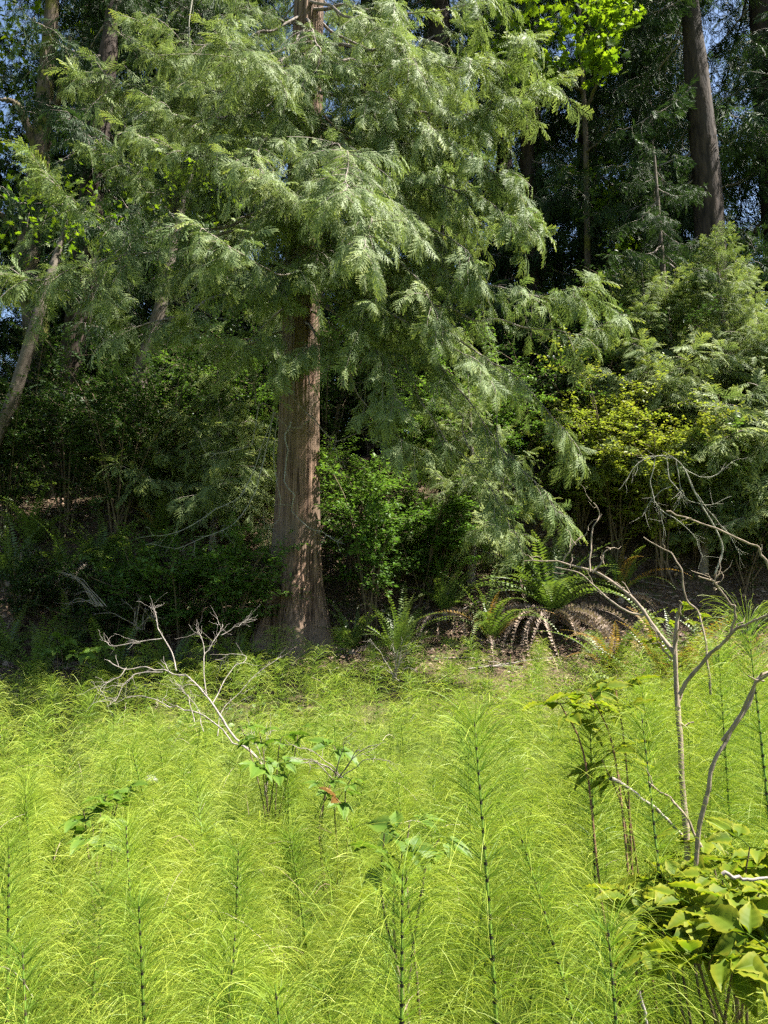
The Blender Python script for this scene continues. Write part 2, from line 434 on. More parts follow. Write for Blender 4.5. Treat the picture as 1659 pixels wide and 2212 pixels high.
def trunk_mesh(path, radii, sides=28, rings=70, flare=0.0, flutes=5, rough=.04, seed=0):
    C = catmull(path, rings); rr = np.interp(np.linspace(0, 1, rings), np.linspace(0, 1, len(radii)), radii)
    th = np.arange(sides) * 2 * math.pi / sides
    zz = C[:, 2] - C[0, 2]
    TH, ZZ = np.meshgrid(th, zz)
    R = rr[:, None] * np.ones_like(TH)
    if flare:
        fl = np.exp(-np.maximum(ZZ - .3, 0) / (.75 if flare > .4 else .5))
        R *= 1 + flare * fl * (.55 + .45 * np.cos(flutes * TH + 1.2 + .25 * np.sin(ZZ * 1.3))) + .05 * np.exp(-ZZ / 2.5) * np.cos(7 * TH + 1.0)
    nn = vnoise(np.cos(TH) * 9 + 20 + np.sin(TH * 2), np.sin(TH) * 9 + ZZ * .35 + 20, seed) + .7 * vnoise(np.cos(TH) * 22 + 50, np.sin(TH) * 22 + ZZ * .8 + 50, seed + 1)
    R *= 1 + rough * nn
    v = np.stack([C[:, 0:1] + R * np.cos(TH), C[:, 1:2] + R * np.sin(TH), C[:, 2:3] + 0 * TH], -1)
    i = np.arange(rings - 1)[:, None] * sides; j = np.arange(sides)[None]; k = (j + 1) % sides
    A, B_, Cc, D = i + j, i + k, i + sides + k, i + sides + j
    f = np.concatenate([np.stack([A, B_, Cc], -1).reshape(-1, 3), np.stack([A, Cc, D], -1).reshape(-1, 3)])
    b = MB(); b.add(v.reshape(-1, 3), f)
    return b

# ------------------------------------------------------------------ the big cedar
CX, CY = -1.13, 10.0
CZ = float(G(CX, CY))
big = thing('cedar_tree', 'big western cedar with fluted reddish trunk and silvery drooping boughs, centre of the clearing edge', 'tree')
tz = lambda y, Y=10.0: P(830, y, Y)[2]
tb = trunk_mesh([(CX - .02, CY, CZ - .45), (CX, CY, 2.2), (CX + .02, CY, 5), (CX + .06, CY, 9), (CX + .1, CY, 15), (CX + .1, CY, 21)],
                [.335, .30, .272, .262, .25, .235, .22, .20, .17, .13, .09, .04], 160, 240, .95, 5, .12, 3)
tb.build('trunk', M['bark_cedar'], big, True)

def T(y, Y=9.9, dx=0):                # point on the trunk axis at picture height y
    p = P(640 + dx, y, Y)
    return np.array([CX + .04 + dx / FPX * 10, Y, p[2]])

def px(*pts): return [P(*q) for q in pts]

hero = [   # (start height on trunk, picture points with distance, limb radius, foliage start, secondary length)
    (505, [(690, 545, 9.4), (650, 572, 9.0), (595, 587, 8.7), (535, 568, 8.4), (475, 525, 8.1), (428, 492, 7.9)], .024, .30, .42),
    (625, [(530, 640, 9.2), (460, 650, 8.9), (410, 680, 8.7), (350, 692, 8.5), (295, 700, 8.4), (248, 680, 8.3), (213, 632, 8.2), (205, 572, 8.1)], .028, .52, .40),
    (470, [(520, 500, 9.2), (370, 540, 8.8), (220, 560, 8.4), (165, 582, 8.2), (80, 602, 8.0), (-10, 590, 7.8)], .026, .50, .48),
    (420, [(500, 480, 9.2), (380, 515, 8.9), (265, 500, 8.6), (180, 450, 8.4), (110, 390, 8.3), (65, 335, 8.2)], .026, .42, .46),
    (330, [(520, 400, 9.3), (420, 425, 9.0), (335, 405, 8.8), (260, 355, 8.7), (200, 318, 8.6)], .024, .40, .40),
    (430, [(660, 450, 9.1), (620, 430, 8.7), (560, 385, 8.4), (500, 335, 8.2)], .022, .30, .40),
    (270, [(530, 330, 9.3), (440, 345, 9.0), (350, 310, 8.8), (270, 268, 8.7)], .022, .35, .46),
    (130, [(520, 200, 9.4), (430, 190, 9.1), (340, 118, 8.9)], .022, .35, .48),
    (60, [(610, 130, 9.1), (540, 130, 8.6), (455, 62, 8.3)], .022, .25, .60),
    (230, [(720, 300, 9.0), (750, 350, 8.4), (735, 420, 7.9)], .022, .25, .50),
    (350, [(740, 400, 9.0), (780, 430, 8.4), (800, 500, 8.0), (790, 540, 7.8)], .022, .25, .50),
    (90, [(820, 110, 9.4), (960, 140, 9.1), (1080, 130, 8.9), (1150, 80, 8.8)], .028, .28, .70),
    (190, [(800, 230, 9.4), (960, 250, 9.1), (1100, 225, 8.9), (1205, 165, 8.8)], .028, .30, .58),
    (20, [(800, 20, 9.4), (930, 30, 9.1), (1060, 0, 8.9)], .026, .25, .70),
    (0, [(760, 40, 9.2), (850, 90, 8.7), (900, 160, 8.3)], .024, .22, .62),
    (160, [(780, 190, 9.2), (880, 230, 8.7), (950, 300, 8.4)], .024, .22, .62),
    (260, [(820, 300, 9.3), (980, 330, 8.9), (1090, 380, 8.7), (1135, 440, 8.6)], .028, .25, .66),
    (330, [(820, 370, 9.3), (960, 400, 8.9), (1080, 450, 8.7), (1170, 500, 8.6)], .028, .25, .66),
    (300, [(760, 360, 9.1), (850, 410, 8.6), (900, 490, 8.3)], .024, .22, .60),
    (400, [(800, 440, 9.2), (900, 470, 8.8), (1000, 540, 8.5), (1040, 600, 8.4)], .026, .22, .58),
    (450, [(790, 510, 9.2), (860, 560, 8.7), (930, 650, 8.4), (960, 720, 8.3)], .026, .22, .58),
    (520, [(800, 560, 9.3), (930, 590, 9.0), (1060, 620, 8.8), (1190, 640, 8.7), (1290, 610, 8.6)], .030, .30, .66),
    (560, [(820, 620, 9.3), (950, 670, 9.0), (1090, 700, 8.8), (1230, 720, 8.7), (1330, 690, 8.6)], .030, .30, .66),
    (600, [(790, 660, 9.2), (880, 700, 8.7), (980, 760, 8.4), (1060, 830, 8.3)], .028, .24, .60),
    (640, [(760, 700, 9.3), (820, 760, 8.9), (860, 840, 8.6), (850, 900, 8.5)], .024, .26, .46),
    (620, [(800, 690, 9.4), (930, 770, 9.1), (1020, 870, 8.9), (1110, 990, 8.8), (1200, 1090, 8.7), (1240, 1130, 8.7)], .022, .36, .36),
    (660, [(780, 740, 9.4), (880, 830, 9.1), (960, 940, 8.9), (1050, 1050, 8.8), (1130, 1160, 8.7)], .020, .42, .34),
    (580, [(830, 660, 9.4), (1000, 740, 9.1), (1130, 830, 8.9), (1220, 940, 8.8), (1240, 1010, 8.8)], .022, .36, .40),
    (690, [(740, 790, 9.3), (800, 880, 9.0), (860, 950, 8.8), (930, 985, 8.7)], .020, .45, .30),
    (700, [(570, 735, 9.2), (510, 748, 8.8), (450, 725, 8.5), (400, 695, 8.3)], .024, .28, .40),
    (690, [(700, 740, 9.1), (670, 745, 8.8), (630, 775, 8.6), (590, 805, 8.5)], .020, .35, .26),
    (590, [(580, 620, 9.2), (520, 600, 8.8), (460, 590, 8.6)], .020, .30, .34),
    # short boughs in front of the upper trunk
    (330, [(650, 380, 9.2), (630, 430, 8.6), (610, 480, 8.3)], .020, .22, .42),
    (400, [(680, 450, 9.2), (700, 500, 8.7), (690, 560, 8.4)], .020, .22, .42),
    (480, [(640, 520, 9.2), (620, 560, 8.8), (600, 620, 8.5)], .018, .28, .34),
    (220, [(650, 270, 9.1), (660, 320, 8.6), (640, 380, 8.3)], .020, .22, .42),
    (110, [(640, 170, 9.1), (620, 220, 8.6), (610, 270, 8.3)], .020, .22, .42),
    (540, [(720, 590, 9.3), (760, 640, 8.9), (790, 700, 8.7)], .020, .28, .36),
    (180, [(540, 240, 9.2), (430, 260, 8.8), (330, 215, 8.6)], .022, .34, .44),
    (30, [(520, 80, 9.3), (400, 90, 9.0), (290, 40, 8.8)], .022, .34, .50),
    (90, [(480, 160, 9.4), (340, 190, 9.0), (220, 180, 8.8), (150, 150, 8.7)], .024, .40, .46),
    # behind the trunk and to the sides
    (150, [(560, 230, 10.6), (460, 260, 11.0), (380, 260, 11.3)], .024, .2, .55),
    (380, [(560, 460, 10.6), (440, 560, 11.0), (360, 620, 11.2)], .024, .2, .55),
    (300, [(800, 350, 10.8), (950, 420, 11.3), (1060, 500, 11.6)], .026, .2, .6),
    (100, [(800, 150, 10.8), (950, 200, 11.3), (1060, 260, 11.6)], .026, .2, .6),
    (520, [(800, 580, 10.8), (920, 660, 11.2), (1010, 740, 11.4)], .026, .2, .5),
    (240, [(600, 290, 9.2), (560, 320, 8.8), (560, 390, 8.5)], .022, .3, .36),
    (40, [(680, 60, 9.1), (690, 120, 8.6), (650, 190, 8.3)], .022, .3, .36),
]
for k, (ys, pts, r0, t0, sec) in enumerate(hero):
    if k in (0, 5, 6, 8, 9, 10, 31, 46): pts = [(x, y, 9.9 - (9.9 - Y) * 1.5) for x, y, Y in pts]      # these reach out over the meadow
    bough([T(ys)] + px(*pts), r0, 100 + k, big, M['cedar'], t0=t0, sec=sec * (1.2 if pts[-1][0] < 620 else 1.08), ds=.072, gap=.064, spr=1.0, clump=.22 if pts[-1][0] < 620 else (-.06 if pts[-1][1] > 800 else .06))
CED = None

# bare hanging limbs on the lower trunk
dead = [
    ([(668, 908, 9.68), (640, 917, 9.6), (610, 903, 9.5), (590, 881, 9.45), (565, 876, 9.4), (548, 850, 9.35), (545, 822, 9.3)], .018, 'limb'),
    ([(595, 890, 9.45), (550, 1001, 9.3), (500, 1076, 9.2), (425, 1131, 9.1), (350, 1161, 9.05), (320, 1141, 9.0)], .011, 'lichen'),
    ([(592, 884, 9.45), (570, 1011, 9.3), (545, 1076, 9.2), (490, 1136, 9.1), (400, 1171, 9.05), (320, 1181, 9.0)], .011, 'lichen'),
    ([(560, 872, 9.4), (545, 941, 9.3), (500, 976, 9.2), (450, 971, 9.15), (420, 921, 9.1)], .010, 'lichen'),
    ([(600, 893, 9.5), (596, 1000, 9.4), (599, 1090, 9.35), (592, 1140, 9.3), (580, 1146, 9.3)], .009, 'lichen'),
    ([(628, 912, 9.6), (619, 960, 9.5), (622, 1050, 9.4), (640, 1105, 9.35), (680, 1150, 9.3), (745, 1178, 9.2)], .014, 'lichen'),
    ([(657, 760, 9.7), (675, 836, 9.55), (682, 865, 9.5), (674, 899, 9.5), (668, 908, 9.6)], .016, 'limb'),
    ([(622, 790, 9.7), (628, 840, 9.6), (645, 875, 9.55), (668, 899, 9.5), (697, 920, 9.4), (723, 938, 9.3), (765, 934, 9.2), (800, 918, 9.1)], .017, 'limb'),
    ([(723, 938, 9.3), (730, 990, 9.25), (740, 1040, 9.2)], .006, 'limb'),
    ([(790, 700, 9.2), (795, 770, 9.1), (788, 840, 9.05), (792, 900, 9.0)], .010, 'lichen'),
    ([(870, 760, 9.0), (905, 850, 8.9), (960, 960, 8.8), (1010, 1060, 8.75)], .012, 'limb'),
    ([(960, 840, 8.9), (1000, 930, 8.8), (1040, 1000, 8.7), (1100, 1075, 8.6)], .012, 'limb'),
    ([(1060, 800, 8.8), (1075, 900, 8.7), (1090, 1000, 8.65), (1100, 1080, 8.6)], .009, 'limb'),
    ([(700, 440, 9.6), (640, 520, 9.2), (600, 560, 9.0), (560, 640, 8.9)], .012, 'limb'),
    ([(560, 480, 9.0), (540, 520, 8.9), (520, 560, 8.8)], .010, 'lichen'),
    ([(275, 500, 8.6), (262, 560, 8.5), (275, 620, 8.4), (300, 650, 8.3)], .011, 'lichen'),
    ([(405, 690, 8.7), (412, 640, 8.7), (425, 580, 8.7), (430, 530, 8.7)], .011, 'lichen'),
    ([(415, 0, 9.2), (408, 80, 9.1), (415, 150, 9.0), (418, 215, 9.0)], .012, 'lichen'),
    ([(640, 250, 9.8), (590, 225, 9.2), (560, 250, 9.0), (540, 300, 8.9), (500, 340, 8.8)], .016, 'lichen'),
]
for k, (pts, r0, mt) in enumerate(dead):
    r0 *= .7
    b = MB(); c = catmull(px(*pts), 26); n = len(c); rg = np.random.default_rng(500 + k)
    kn = rg.normal(0, .035, (n // 3 + 2, 3)); kk = np.arange(n) / 3.0; ki = kk.astype(int); kf = (kk - ki)[:, None]; c = c + (kn[ki] * (1 - kf) + kn[ki + 1] * kf) * np.minimum(1, np.arange(n) / 5)[:, None]
    b.tube(c, np.linspace(r0, r0 * .3, n) * rg.uniform(.8, 1.35, n), 6)
    for q in range(rg.integers(10, 18)):
        i = rg.integers(6, n - 1); d = unit(rg.normal(0, 1, 3) * np.array([1, .7, .6]) + [0, 0, -.5]); l = rg.uniform(.06, .28)
        e = c[i] + d * l * np.linspace(0, 1, 5)[:, None] - np.array([0, 0, .12 * l]) * (np.linspace(0, 1, 5)[:, None] ** 2)
        b.tube(e, np.linspace(r0 * .35, .0015, 5), 3)
    b.build('dead_branch', M[mt], big, True)

# ------------------------------------------------------------------ bough kinds shared by the other conifers
def std_path(L, sag=.16, tip=.10, seed=0):
    u = np.linspace(0, 1, 6); r = np.random.default_rng(seed)
    y = np.cumsum(r.normal(0, .035, 6)) * L; y[0] = 0
    return np.stack([u * L, y, -sag * L * np.sin(u * math.pi * .8) + tip * L * u ** 3], 1)

def bough_kind(L, seed, near, **k):
    limb, fol = bough_mesh(std_path(L, k.pop('sag', .16), k.pop('tip', .1), seed), k.pop('r0', .02 * L / 2), seed, near=near, **k)
    a = limb.mesh('bough', True); f = fol.mesh('foliage')
    a.materials.append(M['limb'])
    return a, f

YOUNG = [bough_kind(1.3, 300 + s, True, t0=.12, sec=.46, ds=.065, droop=.25, hang=.35, clump=.3, sag=.05, tip=.12, r0=.012, gap=.075, young=.75) for s in range(4)]
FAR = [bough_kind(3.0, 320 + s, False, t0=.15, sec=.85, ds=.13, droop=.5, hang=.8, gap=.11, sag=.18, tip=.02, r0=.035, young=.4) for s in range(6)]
for a, f in YOUNG: f.materials.append(M['cedar'])
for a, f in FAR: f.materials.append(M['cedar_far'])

def hang_bough(kind, parent, loc, rz, sc, tilt=0.0, roll=0.0):
    o = put('bough', kind[0], None, parent, loc); o.rotation_euler = (roll, tilt, rz); o.scale = (sc,) * 3
    f = put('foliage', kind[1], None, o); f['kind'] = 'stuff'
    return o

def conifer(name, label, path, radii, zs, length, kinds, barkm, seed, n, cat='tree', group=None, sides=22, tilt=(.05, .35), skip=None, rise=0, dens=None):
    """a tree with its own trunk and n boughs between the heights zs"""
    r = np.random.default_rng(seed)
    path = np.array(path, float)
    t = thing(name, label, cat, path[0], 0, group)
    b = trunk_mesh(path - path[0], radii, sides, 60, .25, 5, .10, seed); b.build('trunk', M[barkm], t, True)
    c = catmull(path, 80) - path[0]
    for k in range(n):
        u = (k + r.uniform(0, .8)) / n
        z = zs[0] + (zs[1] - zs[0]) * u - path[0][2]
        i = min(np.searchsorted(c[:, 2], z), 79)
        a = k * 2.4 + r.uniform(-.5, .5)
        if skip and skip(a, z): continue
        ln = (length[0] * (1 - u) + length[1] * u) * r.uniform(.75, 1.15)
        kd = kinds[r.integers(0, len(kinds))]
        base = 3.0 if kinds is FAR else 1.3
        hang_bough(kd, t, c[i], a, ln / base, r.uniform(*tilt) - rise * u, r.uniform(-.15, .15))
    return t

# more boughs fill the crown of the big cedar
CED = [bough_kind(2.6, 340 + s, True, t0=.28, sec=.62, ds=.075, droop=.5, hang=.6, spr=.92, sag=.14, tip=.10, r0=.026, young=.5) for s in range(5)]
for a, f in CED: f.materials.append(M['cedar'])
rc = np.random.default_rng(9)
for k in range(56):
    u = k / 56; z = 5.9 + 12.5 * u ** 1.15; a = k * 2.4 + rc.uniform(-.4, .4)
    side = math.cos(a)                                     # +1 right, -1 left; the crown is fuller to the right
    ln = (2.75 + .55 * side) * (1 - .62 * u) * rc.uniform(.7, 1.05)
    if math.sin(a) < -.3 and z < 6.6: continue
    if side < .1 and z < 9.5 and rc.random() < .5: continue
    if side > .2 and z < 8.2 and rc.random() < .75: continue
    if z > 11.5 and rc.random() < .55: continue
    hang_bough(CED[rc.integers(0, 5)], big, (CX + .06, CY, z), a, ln / 2.6, rc.uniform(-.05, .35), rc.uniform(-.2, .2))

# young cedars at the right
def young(label, top, Y, height, n, L, seed, lean=0):
    p = P(*top, Y); base = np.array([p[0] - lean, Y, float(G(p[0] - lean, Y)) - .05])
    base[2] = min(base[2], p[2] - height) if height else base[2]
    path = [base, (base + p) / 2 + np.array([.05, 0, 0]), p]
    return conifer('young_cedar', label, path, [.065, .05, .035, .02, .006], (base[2] + .5, p[2] - .05), (L, .22), YOUNG, 'limb', seed, n, sides=8, tilt=(-.15, .2), rise=.55)
young('feathery young cedar with upright leader at the right edge', (1545, 500), 12.0, 0, 100, 1.95, 41)
young('pale young cedar left of the feathery one, in front of the huckleberry bushes', (1385, 575), 12.2, 0, 88, 1.85, 42, -.15)
young('young cedar sapling cut by the right picture edge', (1700, 640), 11.8, 0, 84, 1.85, 43)
young('low cedar sapling with flat fronds beside the dark fir trunk foot', (1510, 1030), 11.2, 0, 26, 1.0, 44)
young('shaded cedar sapling left of the big cedar trunk', (470, 800), 11.6, 0, 40, 1.5, 45)
young('small shaded cedar sapling beneath the leaning alder', (330, 900), 12.4, 0, 30, 1.3, 46)
young('small cedar sapling right of the big trunk', (1010, 800), 11.0, 0, 34, 1.3, 47)

# trees on the bank behind
def pathpx(pts, foot=True, up=None):
    q = [P(*a) for a in pts]
    b = q[0].copy(); b[2] = float(G(b[0], b[1])) - .3
    if foot and b[2] < q[0][2] - .1: q = [b] + q
    else: q[0][2] = b[2]
    if up is not None:
        d = unit(q[-1] - q[-2]); q.append(q[-1] + d * (up - q[-1][2]) / max(d[2], .3))
    return q
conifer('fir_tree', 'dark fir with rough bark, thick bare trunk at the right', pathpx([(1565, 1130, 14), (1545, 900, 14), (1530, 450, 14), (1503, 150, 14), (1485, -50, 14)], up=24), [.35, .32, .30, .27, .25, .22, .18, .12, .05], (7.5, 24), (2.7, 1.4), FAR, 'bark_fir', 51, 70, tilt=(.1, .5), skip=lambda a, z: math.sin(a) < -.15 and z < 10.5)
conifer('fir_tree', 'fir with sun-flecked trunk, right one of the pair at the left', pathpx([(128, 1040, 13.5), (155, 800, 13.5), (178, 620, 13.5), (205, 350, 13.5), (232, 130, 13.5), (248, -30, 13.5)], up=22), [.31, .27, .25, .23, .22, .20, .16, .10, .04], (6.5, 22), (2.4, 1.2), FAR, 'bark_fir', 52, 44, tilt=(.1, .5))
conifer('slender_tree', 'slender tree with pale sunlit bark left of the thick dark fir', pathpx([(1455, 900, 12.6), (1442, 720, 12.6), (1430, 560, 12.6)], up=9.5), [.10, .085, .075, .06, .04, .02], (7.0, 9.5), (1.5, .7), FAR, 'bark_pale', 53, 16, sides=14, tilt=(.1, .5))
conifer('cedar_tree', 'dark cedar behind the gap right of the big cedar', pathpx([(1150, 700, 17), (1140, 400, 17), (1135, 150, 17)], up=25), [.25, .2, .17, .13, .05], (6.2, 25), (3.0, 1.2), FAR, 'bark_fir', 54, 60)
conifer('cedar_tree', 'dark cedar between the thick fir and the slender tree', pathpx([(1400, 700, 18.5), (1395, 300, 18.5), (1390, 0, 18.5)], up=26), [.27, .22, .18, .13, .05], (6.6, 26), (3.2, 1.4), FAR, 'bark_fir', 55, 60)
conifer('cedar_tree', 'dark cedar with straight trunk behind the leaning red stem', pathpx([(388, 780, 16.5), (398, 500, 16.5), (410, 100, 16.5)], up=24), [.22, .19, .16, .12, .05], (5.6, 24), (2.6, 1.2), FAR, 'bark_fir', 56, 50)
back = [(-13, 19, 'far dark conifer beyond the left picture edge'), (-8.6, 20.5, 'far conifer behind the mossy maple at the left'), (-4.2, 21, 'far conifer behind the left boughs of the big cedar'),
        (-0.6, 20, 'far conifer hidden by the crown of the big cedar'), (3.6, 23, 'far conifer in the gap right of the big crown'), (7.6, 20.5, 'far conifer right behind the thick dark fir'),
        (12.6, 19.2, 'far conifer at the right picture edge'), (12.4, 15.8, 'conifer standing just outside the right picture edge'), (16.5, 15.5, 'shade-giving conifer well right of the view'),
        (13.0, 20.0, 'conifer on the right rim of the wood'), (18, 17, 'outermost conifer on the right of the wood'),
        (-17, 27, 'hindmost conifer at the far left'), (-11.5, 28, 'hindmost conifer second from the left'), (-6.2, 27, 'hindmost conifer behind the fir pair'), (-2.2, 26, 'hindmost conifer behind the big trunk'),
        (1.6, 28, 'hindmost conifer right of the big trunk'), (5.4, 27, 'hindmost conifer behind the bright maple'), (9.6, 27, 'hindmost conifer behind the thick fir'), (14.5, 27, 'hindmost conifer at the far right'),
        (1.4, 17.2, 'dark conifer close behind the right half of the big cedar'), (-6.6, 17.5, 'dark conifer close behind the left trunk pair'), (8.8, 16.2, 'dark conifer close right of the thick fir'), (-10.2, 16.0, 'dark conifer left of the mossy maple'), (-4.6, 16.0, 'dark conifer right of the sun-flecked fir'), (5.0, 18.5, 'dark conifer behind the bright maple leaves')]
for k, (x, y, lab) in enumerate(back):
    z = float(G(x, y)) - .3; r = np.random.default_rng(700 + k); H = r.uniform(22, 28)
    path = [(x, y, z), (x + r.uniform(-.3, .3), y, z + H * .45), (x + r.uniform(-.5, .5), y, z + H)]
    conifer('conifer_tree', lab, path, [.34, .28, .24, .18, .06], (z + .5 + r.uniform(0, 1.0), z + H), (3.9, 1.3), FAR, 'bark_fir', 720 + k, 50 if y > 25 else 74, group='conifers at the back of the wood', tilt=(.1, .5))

# broadleaf trees with big lobed leaves
def maple_leaf():
    pts = [(0, 0), (.28, -.10), (.62, -.18), (.42, .02), (.55, .12), (.95, .22), (.62, .30), (.72, .52), (.42, .42), (.30, .52), (.40, .82), (.20, .78), (0, 1.15)]
    pts = pts + [(-a, b) for a, b in pts[-2:0:-1]]
    v = np.array([(a, b, -.12 * (a * a) - .08 * b * b) for a, b in pts]); v = np.vstack([v, [0, .35, .03]])
    n = len(pts)
    return v, np.array([(i, (i + 1) % n, n) for i in range(n)]), np.linspace(0, .4, n + 1)
ML = maple_leaf()

def leaf_cloud(clusters, n, size, seed, tpl=ML):
    r = np.random.default_rng(seed); b = MB(); O, D, N, S, TI = [], [], [], [], []
    for (c, rad, w) in clusters:
        m = int(n * w); q = r.normal(0, 1, (m, 3)); q = unit(q) * (r.random((m, 1)) ** .45)
        O.append(np.asarray(c) + q * np.asarray(rad)); D.append(r.normal(0, 1, (m, 3)) * [1, 1, .4] - [0, 0, .6]); N.append(r.normal(0, .5, (m, 3)) + [0, 0, .9])
        S.append(size * r.uniform(.55, 1.2, m)); TI.append(r.random(m))
    place_sprays(b, [tpl], np.concatenate(O), np.concatenate(D), np.concatenate(N), np.concatenate(S), np.concatenate(TI), r)
    return b

def broadleaf(name, label, path, radii, barkm, limbs, clusters, n, size, seed, mat='maple'):
    t = thing(name, label, 'tree')
    trunk_mesh(path, radii, 20, 60, .2, 4, .1, seed).build('trunk', M[barkm], t, True)
    for pts, r0 in limbs:
        b = MB(); c = catmull(pts, 24); c += np.random.default_rng(seed).normal(0, .012, c.shape); b.tube(c, np.linspace(r0, r0 * .3, 24), 8); b.build('limb', M[barkm], t, True)
    f = leaf_cloud(clusters, n, size, seed).build('crown', M[mat], t); f['kind'] = 'stuff'
    return t

pl = pathpx([(97, 985, 15), (78, 700, 15), (62, 560, 15), (90, 290, 15), (112, 20, 15)], up=18)
broadleaf('maple_tree', 'mossy-limbed maple, left one of the pair at the left', pl, [.33, .27, .26, .24, .2, .14, .06], 'bark_moss',
          [(px((70, 520, 15), (10, 470, 14.8), (-40, 430, 14.6)), .09), (px((80, 330, 15), (40, 230, 14.6), (0, 215, 14.4)), .10), (px((85, 300, 15), (130, 200, 14.8), (150, 80, 14.8)), .10), (px((78, 380, 15), (100, 330, 14.6), (105, 200, 14.4), (95, 100, 14.3)), .07)],
          [(P(20, 330, 16), (1.6, 1.2, 1.6), .25), (P(0, 520, 15.5), (1.4, 1.2, 1.3), .2), (P(40, 100, 16), (1.8, 1.4, 1.6), .25), (P(30, -150, 16), (2.4, 2, 2), .3)], 1500, .12, 81)
pm = pathpx([(436, 700, 17.5), (435, 240, 17.5), (440, 125, 17.5), (420, 20, 17.5)], up=19)
broadleaf('maple_tree', 'sunlit maple glowing yellow-green between the two left trunks and the crown of the big cedar', pm, [.16, .14, .12, .1, .05], 'bark_moss',
          [(px((436, 260, 17.5), (480, 200, 17.2), (520, 170, 17)), .08), (px((437, 200, 17.5), (380, 150, 17.2), (350, 60, 17)), .06)],
          [(P(400, 110, 17.5), (1.6, 1.3, 1.7), .3), (P(300, 60, 18), (1.4, 1.3, 1.3), .15), (P(240, 260, 17.5), (1.1, 1.0, 1.1), .15), (P(480, 250, 17.5), (1.0, .9, .9), .12), (P(470, 40, 17.5), (1.3, 1, 1.3), .15), (P(330, 330, 17.5), (1.0, .9, .9), .13)], 2000, .125, 82)
pr = pathpx([(1270, 600, 15.5), (1265, 300, 15.5), (1255, 100, 15.5)], up=17)
broadleaf('maple_tree', 'maple with bright yellow-green leaves in the gap right of the big cedar crown', pr, [.07, .065, .055, .04, .02], 'bark_moss',
          [(px((1262, 250, 15.5), (1300, 150, 14.8), (1320, 60, 14.4)), .045), (px((1260, 200, 15.5), (1180, 140, 14.8), (1120, 150, 14.3)), .045), (px((1265, 330, 15.5), (1300, 300, 15), (1330, 250, 14.6)), .03)],
          [(P(1260, 45, 12.4), (.8, .55, .55), .14), (P(1340, 30, 12.5), (.5, .5, .45), .08), (P(1290, 130, 12.4), (.6, .5, .35), .10), (P(1170, 150, 12.6), (.6, .5, .28), .08), (P(1080, 90, 14.2), (1.0, .8, .8), .2), (P(1290, 420, 16), (1.1, .9, .7), .15), (P(1350, 520, 15), (.5, .5, .35), .05), (P(1230, -60, 14), (1.6, 1, .7), .2)], 1350, .115, 83)

# thin leaning trees at the left
pa = pathpx([(-25, 1005, 11.2), (25, 870, 11.2), (80, 690, 11.2), (120, 560, 11.4)], up=7.6)
t = broadleaf('alder_tree', 'pale leaning alder trunk at the far left', pa, [.12, .10, .095, .085, .06, .02], 'bark_pale', [], [(pa[-1], (1.2, 1.0, .9), 1.0)], 260, .075, 84)
pe = pathpx([(303, 815, 13.2), (325, 735, 13.2), (350, 650, 13.2), (375, 520, 13.3), (400, 430, 13.4)], up=9.5)
t = broadleaf('leaning_tree', 'thin reddish trunk leaning right behind the left boughs', pe, [.15, .13, .12, .10, .07, .03], 'bark_pale', [], [(pe[-1], (1.4, 1.2, 1.0), 1.0)], 320, .08, 85)

# ------------------------------------------------------------------ shrubs
def leaf_tpl(l=1.0, w=.55):
    return (np.array([(0, 0, 0), (.5 * l, w / 2, .06), (l, 0, -.05), (.5 * l, -w / 2, .06)]), np.array([(0, 1, 2), (0, 2, 3)]), np.array([0, .3, .8, .3]))
LT = leaf_tpl()

def shrub_kind(h, w, nstem, nleaf, size, seed, flat=.25):
    r = np.random.default_rng(seed); stems = []; fol = MB(); tips = []
    for k in range(nstem):
        b = MB(); a = r.uniform(0, 2 * math.pi); rad = w * r.uniform(.25, 1) ; hh = h * r.uniform(.6, 1)
        e = np.array([math.cos(a) * rad, math.sin(a) * rad, hh])
        c = catmull([(r.normal(0, .05), r.normal(0, .05), -.08), e * [.25, .25, .4], e * [.6, .6, .8], e], 14)
        b.tube(c, np.linspace(.010, .003, 14) * (.6 + h * .4), 4)
        for q in range(9):
            i = r.integers(4, 14); d = unit([r.normal(), r.normal(), r.uniform(-.1, .7)]); l = r.uniform(.15, .45) * h
            e2 = c[i] + d * l * np.linspace(0, 1, 5)[:, None] + r.normal(0, .012, (5, 3)); b.tube(e2, np.linspace(.003, .0012, 5), 3); tips.append(e2)
            for z in range(2):
                d3 = unit(d + r.normal(0, .7, 3)); e3 = e2[2] + d3 * l * .6 * np.linspace(0, 1, 5)[:, None]; b.tube(e3, np.linspace(.002, .001, 5), 3); tips.append(e3)
        stems.append(b.mesh('stem', True))
    tips = np.array(tips); i = r.integers(0, len(tips), nleaf); u = r.uniform(0, 3.999, nleaf); j = u.astype(int); f = (u - j)[:, None]
    o = tips[i, j] * (1 - f) + tips[i, j + 1] * f + r.normal(0, .012, (nleaf, 3))
    d = r.normal(0, 1, (nleaf, 3)) * [1, 1, flat]; n = r.normal(0, .35, (nleaf, 3)) + [0, 0, 1]
    zmax = o[:, 2].max()
    place_sprays(fol, [LT], o, d, n, size * r.uniform(.6, 1.3, nleaf), np.clip((o[:, 2] / zmax - .45) * 1.6, 0, 1) * r.random(nleaf), r)
    return stems, fol.mesh('foliage')

